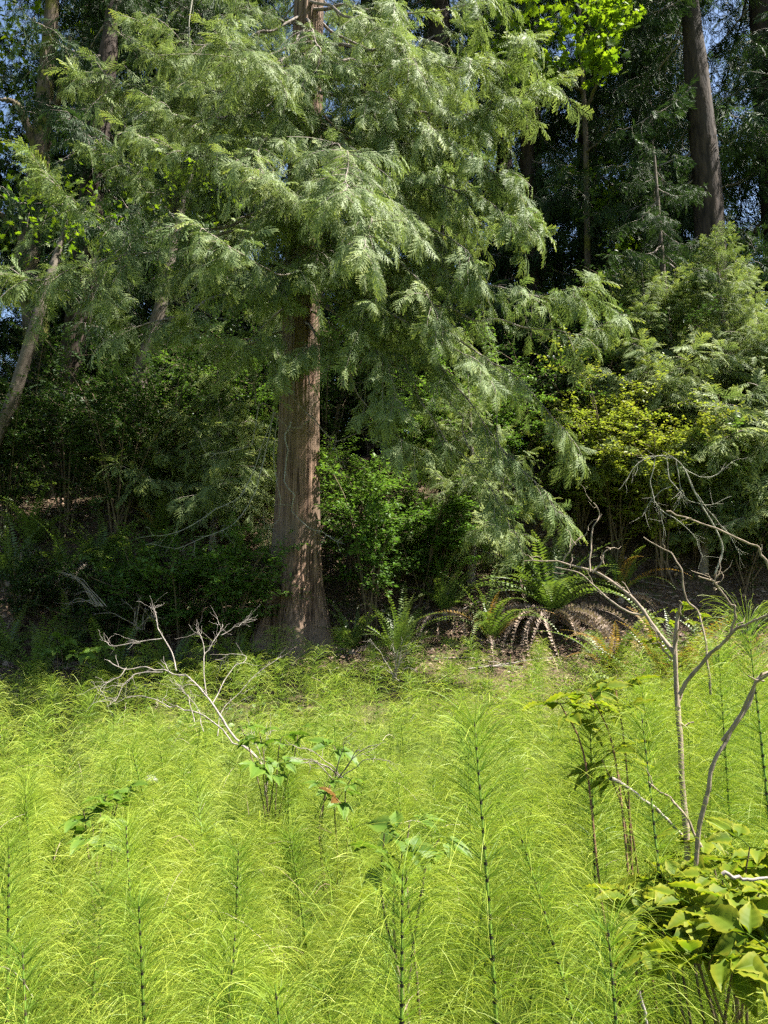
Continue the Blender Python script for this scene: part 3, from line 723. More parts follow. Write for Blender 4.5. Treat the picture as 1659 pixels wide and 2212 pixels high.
SH = [shrub_kind(1.5, .85, 11, 11000, .042, 900), shrub_kind(1.1, .85, 11, 9500, .042, 901), shrub_kind(1.9, .85, 12, 12500, .040, 902), shrub_kind(.6, .5, 6, 2500, .04, 903)]
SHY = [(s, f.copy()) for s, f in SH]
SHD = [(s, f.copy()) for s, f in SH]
for s, f in SHD: f.materials.append(M['shaded_leaf'])
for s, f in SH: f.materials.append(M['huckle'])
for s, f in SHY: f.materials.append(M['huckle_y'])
for s, f in SH:
    for q in s: q.materials.append(M['twig'])

def shrub(label, loc, kind, sc=1.0, rz=0.0, group=None, name='huckleberry_bush'):
    sc *= 1.15
    t = thing(name, label, 'bush', loc, rz, group, sc)
    for q in kind[0]: put('stem', q, None, t)
    put('foliage', kind[1], None, t)['kind'] = 'stuff'
    return t
shrub('leafy green bush directly right of the big cedar trunk', below(800, 1300, 10.1), SH[0], 1.25, .3)
shrub('leafy bush right of the one by the trunk, above the litter bank', below(915, 1290, 10.6), SH[1], 1.2, 1.3)
shrub('bush reaching across the trunk foot from behind on the right', below(760, 1290, 10.9), SH[2], .9, 2.3)
shrub('dark green bush left of the big cedar foot', below(500, 1370, 9.6), SH[1], 1.15, .7)
shrub('dark green bush left of the cedar foot, second from the trunk', below(390, 1370, 9.7), SH[1], 1.2, 2.7)
shrub('dark bush with thin bare twigs, third from the cedar trunk', below(290, 1380, 10.0), SH[0], .85, 4.2)
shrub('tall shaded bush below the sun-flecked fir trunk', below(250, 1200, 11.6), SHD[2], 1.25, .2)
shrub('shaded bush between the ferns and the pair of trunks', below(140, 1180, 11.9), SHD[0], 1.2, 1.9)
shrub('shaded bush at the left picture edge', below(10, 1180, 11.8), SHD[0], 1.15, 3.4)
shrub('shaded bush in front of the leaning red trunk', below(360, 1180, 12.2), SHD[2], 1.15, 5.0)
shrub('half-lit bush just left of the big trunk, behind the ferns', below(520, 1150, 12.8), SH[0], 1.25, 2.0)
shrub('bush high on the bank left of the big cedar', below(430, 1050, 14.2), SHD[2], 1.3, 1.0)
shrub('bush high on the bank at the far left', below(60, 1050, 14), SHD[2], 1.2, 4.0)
shrub('yellow-tipped huckleberry bush, tallest in the right half', below(1330, 1230, 11.4), SHY[2], 1.15, .5)
shrub('yellow-tipped huckleberry bush nearest the lichen-covered branch', below(1430, 1230, 11.0), SHY[0], 1.2, 2.5)
shrub('dense huckleberry bush left of the yellow-tipped ones', below(1260, 1200, 12.0), SHY[0], 1.1, 3.6)
shrub('green bush behind the drooping lower boughs of the cedar', below(1080, 1150, 12.2), SH[2], 1.1, .9)
shrub('green bush up the bank between trunk and drooping boughs', below(960, 1100, 12.2), SH[0], 1.3, 2.9)
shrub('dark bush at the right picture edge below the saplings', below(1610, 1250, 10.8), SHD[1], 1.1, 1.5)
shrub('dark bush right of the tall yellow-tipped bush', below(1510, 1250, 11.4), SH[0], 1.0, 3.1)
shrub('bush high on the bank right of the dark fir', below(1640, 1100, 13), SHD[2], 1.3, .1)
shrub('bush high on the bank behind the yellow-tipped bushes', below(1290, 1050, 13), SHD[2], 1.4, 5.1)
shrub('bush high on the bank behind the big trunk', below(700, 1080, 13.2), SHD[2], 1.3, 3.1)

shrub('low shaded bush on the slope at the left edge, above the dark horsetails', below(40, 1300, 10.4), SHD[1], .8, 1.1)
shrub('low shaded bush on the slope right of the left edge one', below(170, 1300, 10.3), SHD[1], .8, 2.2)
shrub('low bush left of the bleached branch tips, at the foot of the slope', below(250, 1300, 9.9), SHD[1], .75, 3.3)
rs = np.random.default_rng(66)
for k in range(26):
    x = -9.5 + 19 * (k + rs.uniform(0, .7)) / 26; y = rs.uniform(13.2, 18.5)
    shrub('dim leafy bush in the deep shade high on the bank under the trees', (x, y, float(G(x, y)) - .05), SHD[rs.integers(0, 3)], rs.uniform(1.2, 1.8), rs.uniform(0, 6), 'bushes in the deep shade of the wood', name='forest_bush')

# ------------------------------------------------------------------ sword ferns
def frond_mesh(L, bend, lift, seed, pairs=26, pin=.085, curl=0.0):
    r = np.random.default_rng(seed); u = np.linspace(0, 1, 16)
    ang = lift - bend * u ** 1.2
    dx = np.cos(ang) * L / 15; dz = np.sin(ang) * L / 15
    c = np.stack([np.concatenate([[0], np.cumsum(dx)[:-1]]), .03 * np.sin(u * 3 + seed), np.concatenate([[0], np.cumsum(dz)[:-1]])], 1)
    b = MB(); b.tube(c, np.linspace(.0035, .001, 16), 3, .3)
    tan = unit(np.gradient(c, axis=0))
    V, F, TT = [], [], []; n = 0
    for k in range(pairs):
        x = .10 + .89 * k / (pairs - 1); fi = x * 15; i = min(int(fi), 14); f = fi - i
        p = c[i] * (1 - f) + c[i + 1] * f; t = tan[i]; nrm = unit(np.cross(t, [0, 1, 0])) * -1
        l = pin * min(1, .45 + x * 3) * (1.02 - x ** 2.2) * r.uniform(.85, 1.1) + .006; w = .016 * min(1, .4 + (1 - x) * 1.2)
        for s in (1, -1):
            d = unit(np.array([0, s, 0]) + t * .28 - nrm * (.22 + curl * r.uniform(.3, 1.4)) + r.normal(0, .06, 3))
            e = p + d * l; q = p + d * l * .4
            V += [p, q + t * w, e, q - t * w * .7]; F += [(n, n + 1, n + 2), (n, n + 2, n + 3)]; n += 4
            g = .15 + .7 * x * r.random(); TT += [g * .5, g, g, g]
    b.add(np.array(V), np.array(F), np.array(TT))
    return b
FR = [frond_mesh(.95, bnd, lf, 40 + k).mesh('frond') for k, (bnd, lf) in enumerate(((1.3, 1.25), (1.7, 1.1), (1.0, 1.4), (2.0, .95)))]
FRO = [m.copy() for m in FR]
FRD = [frond_mesh(.8, bnd, lf, 60 + k, 26, .055, 1.6).mesh('dead_frond') for k, (bnd, lf) in enumerate(((1.7, .25), (1.2, -.15), (2.0, .5)))]
for m in FR: m.materials.append(M['fern'])
for m in FRO: m.materials.append(M['fern_o'])
for m in FRD: m.materials.append(M['fern_dead'])

def fern(label, loc, sc, n, seed, nd=6, kinds=FR, rust=0.0, group=None, slope=.25):
    sc *= 1.15; r = np.random.default_rng(seed); t = thing('sword_fern', label, 'fern', loc, r.uniform(0, 6), group)
    b = MB(); b.tube([(0, 0, -.08), (0, 0, .0), (0, 0, .05)], [.05, .055, .03], 7); b.build('crown', M['fern_dead'], t, True)
    for k in range(n):
        a = k * 2.4 + r.uniform(-.3, .3); kd = (FRO if r.random() < rust else kinds)[r.integers(0, 4)]
        o = put('frond', kd, None, t, (.03 * math.cos(a), .03 * math.sin(a), .03)); o.rotation_euler = (r.uniform(-.25, .25), r.uniform(-.28, .2), a); s = sc * r.uniform(.7, 1.1); o.scale = (s, s, s)
    for k in range(nd):
        a = r.uniform(0, 6.28); o = put('dead_frond', FRD[r.integers(0, 3)], None, t, (.03 * math.cos(a), .03 * math.sin(a), .0)); o.rotation_euler = (r.uniform(-.3, .3), r.uniform(.0, .3), a); s = sc * r.uniform(.7, 1.1); o.scale = (s, s, s)
    return t
fern('big sword fern with a wide grey skirt of dead fronds on the sunny bank', on_ground(1195, 1338), 1.4, 34, 1, 70)
fern('rusty orange sword fern right of the big skirted fern', below(1450, 1375, 8.7), 1.15, 26, 2, 12, rust=.55)
fern('rusty sword fern at the meadow edge behind the dry upright stem', below(1400, 1480, 8.0), .9, 16, 3, 6, rust=.4)
fern('sword fern above the big skirted fern, below the hanging boughs', on_ground(1130, 1255), .9, 18, 4, 8, rust=.2)
fern('sword fern at the right end of the leafy bushes, above the litter', on_ground(960, 1330), .9, 20, 5, 10)
fern('sword fern right of the cedar foot under the bush', below(760, 1360, 9.8), .75, 14, 6, 8)
fern('sunlit sword fern close left of the big trunk', on_ground(525, 1135), 1.1, 24, 7, 8)
fern('sunlit sword fern second left of the big trunk', on_ground(435, 1140), 1.1, 24, 8, 8, rust=.1)
fern('sword fern on the shaded bank below the sunlit pair', on_ground(350, 1190), 1.0, 20, 9, 10, rust=.1)
fern('arching sword fern catching light at the left edge', on_ground(70, 1190), 1.1, 22, 10, 8)
fern('dark sword fern low in the left shade', below(150, 1370, 9.9), 1.0, 20, 11, 12)
fern('dark sword fern between the left bushes', on_ground(215, 1230), 1.0, 20, 12, 10)
fern('sword fern at the far left on top of the bank', below(30, 1090, 13.0), 1.1, 20, 13, 4)
fern('sword fern behind the right bushes of the trunk, half lit', on_ground(880, 1130), 1.0, 20, 14, 8, rust=.15)
fern('sword fern high on the bank just right of the trunk', on_ground(750, 1120), 1.0, 20, 15, 6, rust=.1)
fern('small fern at the meadow edge left of the litter bank', below(880, 1420, 9.1), .6, 14, 16, 4)
fern('small upright fern at the foot of the skirted fern', below(1300, 1430, 8.6), .6, 9, 17, 2)
fern('sword fern on the bank behind the rusty ferns', on_ground(1340, 1300), .9, 18, 18, 8, rust=.3)
fern('sword fern right of the rusty fern, below the saplings', below(1560, 1360, 8.7), .85, 16, 19, 8, rust=.3)
fern('sword fern between the skirted fern and the rusty ferns', below(1320, 1300, 9.0), 1.0, 20, 21, 12, rust=.3)
fern('sword fern on the litter left of the skirted fern', below(1060, 1300, 9.9), 1.0, 20, 22, 12, rust=.15)
fern('rusty sword fern close to the right edge at the meadow rim', below(1540, 1300, 8.3), 1.0, 20, 23, 8, rust=.5)
fern('sword fern under the leafy bush right of the cedar foot', below(860, 1300, 9.6), .95, 20, 24, 10)
fern('dark sword fern below the left bushes, nearest the cedar foot', below(520, 1300, 9.0), .8, 18, 25, 8)
fern('dark sword fern at the foot of the bank, second from the left edge', below(95, 1300, 9.3), 1.05, 22, 26, 8)
fern('dark sword fern at the foot of the bank behind the bleached twig tips', below(250, 1300, 9.2), 1.0, 22, 27, 8)
fern('dark sword fern between the left bushes and the fallen log', below(370, 1300, 9.0), .9, 20, 28, 8)
fern('sword fern on the bare slope at the left edge', on_ground(20, 1260), 1.1, 22, 29, 8)
fern('sword fern on the bare slope right of the left edge one', on_ground(140, 1280), 1.1, 22, 30, 8)
fern('sword fern on the slope beneath the tall shaded bush', on_ground(280, 1280), 1.1, 22, 31, 8)
fern('sword fern half hidden at the far left foot of the bank', below(20, 1330, 10.0), .9, 16, 20, 8)

# ------------------------------------------------------------------ litter on the bank: leaves, needles, twigs
def litter():
    r = np.random.default_rng(77); n = 20000
    x = r.uniform(-7, 7, n); y = r.uniform(8.9, 14.5, n); keep = r.random(n) < smooth(8.8, 9.6, y + .3 * vnoise(x, y, 9)); x, y = x[keep], y[keep]; n = len(x)
    z = G(x, y) + r.uniform(.004, .035, n)
    b = MB(); place_sprays(b, [leaf_tpl(1, .5), leaf_tpl(1, .12), leaf_tpl(1, .7)], np.stack([x, y, z], 1), r.normal(0, 1, (n, 3)) * [1, 1, .3], r.normal(0, .45, (n, 3)) + [0, -.3, 1], r.uniform(.03, .10, n), r.random(n) ** 2, r)
    tag(b.build('leaf_litter', M['litter']), 'brown and grey fallen leaves and needles covering the bank', 'leaf litter', kind='stuff')
    n = 9000; x = r.uniform(-6, 6, n); y = r.uniform(7.6, 12.5, n); kp = r.random(n) < np.where(x < -.5, 1., .3) * (.35 + 1.3 * (vnoise(x * 1.5, y * 1.5, 12) + .3)); x, y = x[kp], y[kp]; n = len(x); z = G(x, y) + r.uniform(.02, .12, n)
    b = MB(); place_sprays(b, [leaf_tpl(1, .7)], np.stack([x, y, z], 1), r.normal(0, 1, (n, 3)) * [1, 1, .3], r.normal(0, .4, (n, 3)) + [0, -.2, 1], r.uniform(.03, .075, n), r.random(n), r)
    tag(b.build('ground_cover', M['huckle']), 'small green leaves creeping over the foot of the bank', 'ground cover', kind='stuff')
litter()
def stick(label, pts, r0, mat='deadwood', name='fallen_stick', group=None, seed=0):
    c = catmull(pts, 14) + np.random.default_rng(seed).normal(0, r0 * .4, (14, 3)); b = MB(); b.tube(c, np.linspace(r0, r0 * .5, 14), 6)
    o = b.build(name, M[mat], None, True); return tag(o, label, 'stick', group)

rg = np.random.default_rng(12)
for k in range(26):
    x, y = rg.uniform(.5, 4.5), rg.uniform(9.1, 10.9); a = rg.uniform(-.6, .6) + (1.57 if rg.random() < .25 else 0); l = rg.uniform(.2, .6)
    pts = [(x + math.cos(a) * l * t, y + math.sin(a) * l * t, float(G(x + math.cos(a) * l * t, y + math.sin(a) * l * t)) + .025 + .02 * t) for t in (-1, 0, 1)]
    stick('thin bare twig lying on the sunny litter bank', pts, rg.uniform(.006, .012), 'deadwood' if k % 2 else 'limb', group='twigs on the litter bank', seed=k)

# ------------------------------------------------------------------ horsetails
def horsetail_kind(H, seed, node=.045, nb=24, bl=.20, seg=5, bw=.0013, bare=.22, each=False):
    r = np.random.default_rng(seed)
    lean = r.normal(0, .05, 2)
    def ax(z): return np.array([lean[0] * z * z / H, lean[1] * z * z / H, z])
    stem, sh = MB(), MB(); zs = np.linspace(-.05, H, 12)
    stem.tube([ax(z) for z in zs], np.interp(zs, [0, H * .7, H], [.0058, .0045, .0012]), 6)
    whorls = []; z = H * bare; fol = MB()
    while z < H - .004:
        u = z / H
        sh.tube([ax(z - .007), ax(z), ax(z + .004)], np.interp(u, [0, .7, 1], [.0068, .0055, .002]), 6)
        x = (u - bare) / (1 - bare)
        ln = bl * (.6 + .4 * min(1, x * 3)) * (1 if x < .72 else max(.68, 1 - ((x - .72) / .28) ** 1.5 * .32))
        n = int(nb * (.6 if x < .15 else 1))
        a = r.uniform(0, 6.28) + np.arange(n) * 2 * math.pi / n + r.normal(0, .09, n)
        L = ln * r.uniform(.8, 1.1, n); al = np.radians(22 + 30 * x ** 2) + r.normal(0, .14, n); g = (.70 + .12 * (1 - x)) * r.uniform(.6, 1.25, n)
        uu = np.linspace(0, 1, seg + 1)[None, :]
        hr = .004 + L[:, None] * uu * np.cos(al)[:, None] * (1 - .12 * uu); hz = L[:, None] * (uu * np.sin(al)[:, None] - g[:, None] * uu ** 2.2 * .86)
        sw = r.normal(0, .07, n)[:, None] * uu ** 2 * L[:, None]
        ca, sa = np.cos(a)[:, None], np.sin(a)[:, None]
        c = np.stack([hr * ca - sw * sa, hr * sa + sw * ca, hz], -1) + ax(z)
        tan = unit(np.gradient(c, axis=1)); ref = unit(np.stack([-sa + 0 * uu, ca + 0 * uu, 0 * ca + 0 * uu], -1) + r.normal(0, .5, (n, 1, 3)))
        w = unit(np.cross(tan, ref)) * (bw * .5 * (1 - .45 * uu))[..., None]
        v = np.concatenate([c - w, c + w], 1)          # n, 2(seg+1), 3
        j = np.arange(seg); m = seg + 1
        f = np.concatenate([np.stack([j, j + 1, j + 1 + m], -1), np.stack([j, j + 1 + m, j + m], -1)])
        F = (f[None] + (np.arange(n) * 2 * m)[:, None, None]).reshape(-1, 3)
        tt = np.tile(np.concatenate([uu[0], uu[0]]), n) ** 2 * (.45 + .4 * x)
        if each:
            b = MB(); b.add(v.reshape(-1, 3), F, tt); whorls.append(b.mesh('branch_whorl'))
        else: fol.add(v.reshape(-1, 3), F, tt)
        z += node * (1.15 - .72 * x) * r.uniform(.9, 1.1)
    me = [stem.mesh('stem', True), sh.mesh('sheath', True)]
    me[0].materials.append(M['horse_stem']); me[1].materials.append(M['sheath' if each or seed % 3 == 0 else 'sheath_pale'])
    if each:
        for w in whorls: w.materials.append(M['horsetail'])
        return me[0], me[1], whorls, None
    f = fol.mesh('foliage'); f.materials.append(M['horsetail'])
    return me[0], me[1], f, fol

def horsetail(label, loc, kind, rz, sc, group=None, tilt=(0, 0)):
    t = thing('horsetail', label, 'horsetail', loc, rz, group, sc); t.rotation_euler = (tilt[0], tilt[1], rz)
    s = put('stem', kind[0], None, t); put('sheath', kind[1], None, s)['kind'] = 'stuff'
    if isinstance(kind[2], list):
        for w in kind[2]: put('branch_whorl', w, None, t)
    else: put('foliage', kind[2], None, t)['kind'] = 'stuff'
    return t

def hero_horse(label, top, Y, seed, H=None, bl=.22, tilt=(0, 0)):
    p = P(*top, Y); g = float(G(p[0], Y)); h = max(.35, p[2] - g)
    horsetail(label, (p[0], Y, g), horsetail_kind(h, seed, .055, 34, bl * 1.35, 8, .0012, .25, True), seed * 1.3, 1.0, None, tilt)
hero_horse('tallest horsetail in front right of centre with a thick dark-banded stem', (1085, 1560), 1.72, 1, bl=.27, tilt=(0, .0))
hero_horse('horsetail at the front, just left of the tall banded one, drooping crown', (862, 1890), 1.55, 2, bl=.22)
hero_horse('upright feathery horsetail in front of the berry bush', (1345, 1790), 1.75, 3, bl=.17)
hero_horse('horsetail low in the front right corner beside the berry leaves', (1360, 2010), 1.45, 4, bl=.2)
hero_horse('horsetail with dark stem in the front left', (352, 1905), 1.9, 5, bl=.19)
hero_horse('horsetail low in the front left corner with short dark stem', (118, 2075), 1.7, 6, bl=.18)
hero_horse('horsetail under the broad ribbed leaves, dark green stem', (1275, 1545), 2.6, 7, bl=.2)
hero_horse('thin-stemmed horsetail touching the dry upright stem', (1440, 1560), 2.1, 8, bl=.22)
hero_horse('horsetail with long loose branches at the right edge, highest of all', (1650, 1340), 2.7, 9, bl=.3)
hero_horse('loose-branched horsetail inside the right edge one', (1560, 1400), 3.2, 10, bl=.26)
hero_horse('horsetail at the bottom edge below centre', (690, 2120), 1.5, 11, bl=.2)
hero_horse('horsetail with dark stem at the left picture edge, mid height', (45, 1800), 2.4, 12, bl=.2)

HN = [horsetail_kind(h, 20 + k, .045, 34, .30, 6, .0012, .3) for k, h in enumerate((.85, .95, .75, .9, 1.0))]
HM = [horsetail_kind(h, 40 + k, .045, 30, .29, 5, .0015, .35) for k, h in enumerate((.8, .9, .7, .85))]
HF = [horsetail_kind(h, 60 + k, .063, 13, .29, 3, .0030, .46) for k, h in enumerate((.75, .6, .85))]

def meadow():
    r = np.random.default_rng(5); pts = []
    def hgt(x, y): return float(np.interp(y, [1, 2.5, 5, 8, 9.6], [.9, .92, .92, .70, .60]))
    # jittered rows, nearer rows first
    y = 1.25
    while y < 9.4:
        half = y * .56 + .5; step = float(np.interp(y, [1.2, 3, 6, 9], [.20, .225, .265, .28]))
        for x in np.arange(-half, half, step):
            xx, yy = x + r.normal(0, step * .33), y + r.normal(0, step * .33)
            edge = 9.15 + .4 * vnoise(np.array(xx * .8), np.array(3.), 4) - .25 * smooth(-.8, -3.2, xx) - .35 * smooth(.9, 2.6, xx)
            if yy > edge: continue
            if 1.0 < xx < 2.2 and 1.3 < yy < 3.0 and r.random() < .45: continue       # the berry bush stands here
            pts.append((float(xx), float(yy)))
        y += step * .9
    pts = np.array(pts)
    vis = np.hypot(pts[:, 0], pts[:, 1]); order = np.argsort(vis)
    rest = MB(); k = 0
    for i in order:
        x, y = pts[i]; g = float(G(x, y)); s = hgt(x, y) * r.uniform(.6, 1.16) / .9; rz = r.uniform(0, 6.28)
        infr = abs(x / y) < .53
        if k < 285 and infr:
            kd = (HN if y < 3.6 else HM)[r.integers(0, 4)]
            if y < 2.1 : lab, grp = 'bright green horsetail in the front rows of the meadow, no taller than its neighbours', 'horsetails in the front rows'
            elif x < -.35: lab, grp = 'yellow-green horsetail in the left third of the meadow, one of the crowd', 'horsetails in the left middle meadow'
            elif x < .45: lab, grp = 'yellow-green horsetail in the middle third of the meadow, one of the crowd below the cedar', 'horsetails in the central meadow'
            else: lab, grp = 'yellow-green horsetail in the right of the meadow before the litter bank', 'horsetails in the right meadow'
            horsetail(lab, (x, y, g), kd, rz, s, grp, (r.normal(0, .21), r.normal(0, .21))); k += 1
        else:
            kd = (HM if y < 4.5 else HF)[r.integers(0, 3)]
            c, q = math.cos(rz), math.sin(rz); fl = kd[3]
            tx, ty = r.normal(0, .07, 2)
            for j in range(len(fl.v)):
                v = fl.v[j]; w = np.stack([(v[:, 0] * c - v[:, 1] * q + v[:, 2] * tx) * s + x, (v[:, 0] * q + v[:, 1] * c + v[:, 2] * ty) * s + y, v[:, 2] * s + g], 1)
                rest.v.append(w); rest.f.append(fl.f[j] + rest.n - 0); rest.t.append(fl.t[j])
            rest.n += fl.n
            zz = np.linspace(0, 1, 4); rest.tube(np.stack([x + tx * zz * s * .8, y + ty * zz * s * .8, g + zz * s * .75], 1), .0035 * s, 3, 0)
    # loose bent strands between the plants, some of them dry
    n = 11000; y = 1.3 + 7.4 * r.random(n) ** 1.25; x = r.uniform(-.6, .6, n) * y; g = G(x, y); hh = np.interp(y, [1, 3, 5, 8, 9.6], [.85, .9, .85, .6, .5]) * r.uniform(.35, 1.02, n)
    a = r.uniform(0, 6.28, n); L = r.uniform(.12, .34, n); al = r.uniform(-.2, 1.2, n); uu = np.linspace(0, 1, 5)[None]
    hr = L[:, None] * uu * np.cos(al)[:, None]; hz = L[:, None] * (uu * np.sin(al)[:, None] - r.uniform(.3, .9, n)[:, None] * uu ** 2)
    c = np.stack([x[:, None] + hr * np.cos(a)[:, None], y[:, None] + hr * np.sin(a)[:, None], (g + hh)[:, None] + hz], -1)
    w = unit(np.cross(unit(np.gradient(c, axis=1)), r.normal(0, 1, (n, 1, 3)))) * (np.interp(y, [1, 3, 9], [.0006, .0008, .0014])[:, None] * (1 - .4 * uu))[..., None]
    j = np.arange(4); f = np.concatenate([np.stack([j, j + 1, j + 6], -1), np.stack([j, j + 6, j + 5], -1)])
    strands = MB(); dry = MB(); v = np.concatenate([c - w, c + w], 1); isdry = r.random(n) < .07
    for b, sel in ((strands, ~isdry), (dry, isdry)):
        vv = v[sel]; b.add(vv.reshape(-1, 3), (f[None] + (np.arange(len(vv)) * 10)[:, None, None]).reshape(-1, 3), np.repeat(r.random(len(vv)) ** 2, 10))
    tag(strands.build('horsetail_strands', M['horsetail']), 'loose bent green strands tangled between the horsetails', 'strands', kind='stuff')
    tag(dry.build('dry_stalks', M['litter']), 'thin dry straw-coloured stalks scattered among the horsetails', 'stalks', kind='stuff')
    tag(rest.build('horsetail_patch', M['horsetail']), 'mass of horsetails filling the back of the meadow up to the bank', 'horsetails', kind='stuff')
    print('horsetails', len(pts), 'singles', k, 'rest tris', sum(len(a) for a in rest.f))
meadow()

# ------------------------------------------------------------------ berry bushes with ribbed three-part leaves
def leaflet(l, w, seed, nu=10, nv=6):
    r = np.random.default_rng(seed); V, F, T_ = [], [], []
    for i in range(nu + 1):
        u = i / nu; ww = w * (math.sin(math.pi * min(1, .05 + .95 * u ** .68)) ** .95 + .015) * (1.05 - .35 * u)
        for j in range(-nv, nv + 1):
            v = j / nv; x = u * l + .22 * l * abs(v) * (1 - u) * .9
            ser = .03 * l * (1 if (i % 2) else -1) * (abs(j) == nv)
            pleat = .034 * l * math.cos(math.pi * (i * 1.0)) * abs(v) * (1 - u * .6)
            V.append((x, v * ww / 2 + math.copysign(ser, v), pleat + .10 * l * abs(v) * .6 - .28 * l * u * u)); T_.append(min(1, abs(v) ** 3 * .7 + .25 * u))
    m = 2 * nv + 1
    for i in range(nu):
        for j in range(m - 1):
            a = i * m + j; F += [(a, a + 1, a + m + 1), (a, a + m + 1, a + m)]
    return np.array(V), np.array(F), np.array(T_)

def trifoliate(size, seed):
    b = MB(); b.tube([(0, 0, 0), (.25 * size, 0, .04 * size), (.5 * size, 0, .02 * size)], .0016, 4)
    for ang, s, off in ((0, 1.0, .5), (1.05, .78, .42), (-1.05, .78, .42)):
        v, f, t = leaflet(size * s * 1.15, size * s * .66, seed); c, q = math.cos(ang), math.sin(ang)
        b.add(np.stack([v[:, 0] * c - v[:, 1] * q + off * size, v[:, 0] * q + v[:, 1] * c, v[:, 2]], 1), f, t)
    return b
TRI = [trifoliate(s, 7 + k).mesh('leaf') for k, s in enumerate((.10, .085, .115))]
TRIG = [m.copy() for m in TRI]; TRIB = TRI[0].copy()
for m in TRI: m.materials.append(M['salmon'])
for m in TRIG: m.materials.append(M['salmon_d'])
TRIB.materials.append(M['brownleaf'])

def berry(label, base, tips, seed, kinds=TRI, per=5, name='berry_bush', sc=1.0, stem='twig'):
    r = np.random.default_rng(seed); t = thing(name, label, 'bush', base)
    base = np.asarray(base, float)
    for tp in tips:
        tp = np.asarray(tp, float) - base
        c = catmull([(r.normal(0, .03), r.normal(0, .03), -.03), tp * [.25, .25, .55] + r.normal(0, .03, 3), tp * [.65, .65, .88] + r.normal(0, .02, 3), tp], 14); b = MB(); b.tube(c, np.linspace(.0055, .002, 14), 5); b.build('stem', M[stem], t, True)
        for k in range(per):
            i = 13 - int(k * 3.2 / per); a = k * 2.4 + r.uniform(-.5, .5)
            o = put('leaf', kinds[r.integers(0, len(kinds))], None, t, c[i]); o.rotation_euler = (r.normal(0, .45), r.uniform(-.5, .45), a); s = sc * r.uniform(.6, 1.2); o.scale = (s, s, s)
    return t
def gp(x, y, Y): return below(x, y, Y)
rb = np.random.default_rng(31)
tips = [P(x, y, Y) for x, y, Y in [(1560, 1900, 2.0), (1620, 1830, 2.2), (1500, 1960, 1.9), (1440, 1900, 2.1), (1600, 2010, 1.8), (1520, 1800, 2.4), (1640, 1930, 1.9), (1430, 2010, 1.85), (1480, 1870, 2.2), (1590, 1960, 1.9), (1660, 2050, 1.7), (1540, 2060, 1.75), (1400, 1960, 2.0)]]
berry('large berry bush with ribbed yellow-green leaves in the lower right corner', gp(1560, 1900, 2.15), tips, 1, TRI, 7, sc=.98)
berry('spreading ribbed berry leaves at the top of a red-stemmed shoot before the dry stem', gp(1380, 1850, 2.35), [P(1275, 1500, 2.5), P(1210, 1520, 2.5), P(1330, 1490, 2.55)], 2, TRI, 4, sc=.95, stem='redstem')
berry('single berry shoot with pale ribbed leaf under the red-stemmed one', gp(1400, 1800, 2.5), [P(1330, 1650, 2.5), P(1300, 1640, 2.45)], 3, TRI, 2, stem='redstem')
berry('dark green pointed leaves left of the tall banded horsetail', gp(860, 2000, 2.2), [P(885, 1775, 2.2), P(830, 1800, 2.15), P(950, 1810, 2.2), P(870, 1840, 2.1)], 4, TRIG, 3, sc=.8)
berry('green berry leaves beside the foot of the bleached branch', gp(590, 1650, 4.6), [P(560, 1580, 4.6), P(520, 1570, 4.7), P(610, 1590, 4.6), P(560, 1640, 4.4), P(645, 1575, 4.7), P(600, 1650, 4.4)], 5, TRIG, 3, sc=1.0)
berry('green berry leaves by the brown leaf, right of the bleached branch', gp(720, 1640, 4.4), [P(720, 1610, 4.6), P(700, 1690, 4.2), P(760, 1680, 4.2), P(740, 1710, 4.1)], 6, TRIG, 3, sc=.95)
berry('low clump of dark leaves in the left meadow', gp(220, 1760, 3.6), [P(230, 1720, 3.6), P(180, 1750, 3.5), P(265, 1705, 3.7), P(200, 1780, 3.4), P(245, 1745, 3.5)], 7, TRIG, 3, sc=1.0)
berry('shaded nettle-like clump at the left foot of the bank', gp(140, 1430, 8.6), [P(120, 1400, 8.6), P(170, 1410, 8.5), P(80, 1410, 8.7), P(200, 1400, 8.5), P(140, 1380, 8.7)], 8, TRIG, 4, sc=1.3)
berry('yellow-green leafy shoot between the rusty ferns', gp(1460, 1330, 8.3), [P(1470, 1310, 8.3), P(1500, 1330, 8.3), P(1440, 1340, 8.2), P(1400, 1380, 8.2)], 9, TRI, 3, sc=1.0)
ww = put('withered_leaf', TRIB, None, None, P(735, 1735, 3.6), .8, .8); ww.rotation_euler = (.9, -.5, 2.4)
tag(ww, 'withered brown leaf on a stalk among the green leaves', 'leaf')

# ------------------------------------------------------------------ dead branches and dry saplings
def dead_sapling(name, label, branches, mat, seed, twigs=6, cat='branch', twl=.12, thin=.7, kink=1.0):
    t = thing(name, label, cat); r = np.random.default_rng(seed)
    for pts, r0, r1 in branches:
        r0, r1 = r0 * thin, r1 * thin
        c = catmull([P(*q) for q in pts], 8 * len(pts)); n = len(c); kn = r.normal(0, .0045 * kink * pts[0][2] / 4, (n // 4 + 2, 3))
        kk = np.arange(n) / 4.0; ki = kk.astype(int); kf = (kk - ki)[:, None]; c = c + (kn[ki] * (1 - kf) + kn[ki + 1] * kf) * np.minimum(1, np.arange(n) / 6)[:, None]
        b = MB(); b.tube(c, np.linspace(r0, r1, n) * (1 + .35 * np.abs(r.normal(0, .4, n))), 7)
        for k in range(twigs):
            i = r.integers(n // 3, n); d = unit(unit(c[min(i + 1, n - 1)] - c[max(i - 2, 0)]) + r.normal(0, .6, 3)); l = twl * r.uniform(.3, 1)
            e = c[min(i, n - 1)] + d * l * np.linspace(0, 1, 5)[:, None] + np.cumsum(r.normal(0, .006, (5, 3)), 0); b.tube(e, np.linspace(r1 * .9, r1 * .4, 5), 4)
        b.build('branch', M[mat], t, True)
    return t
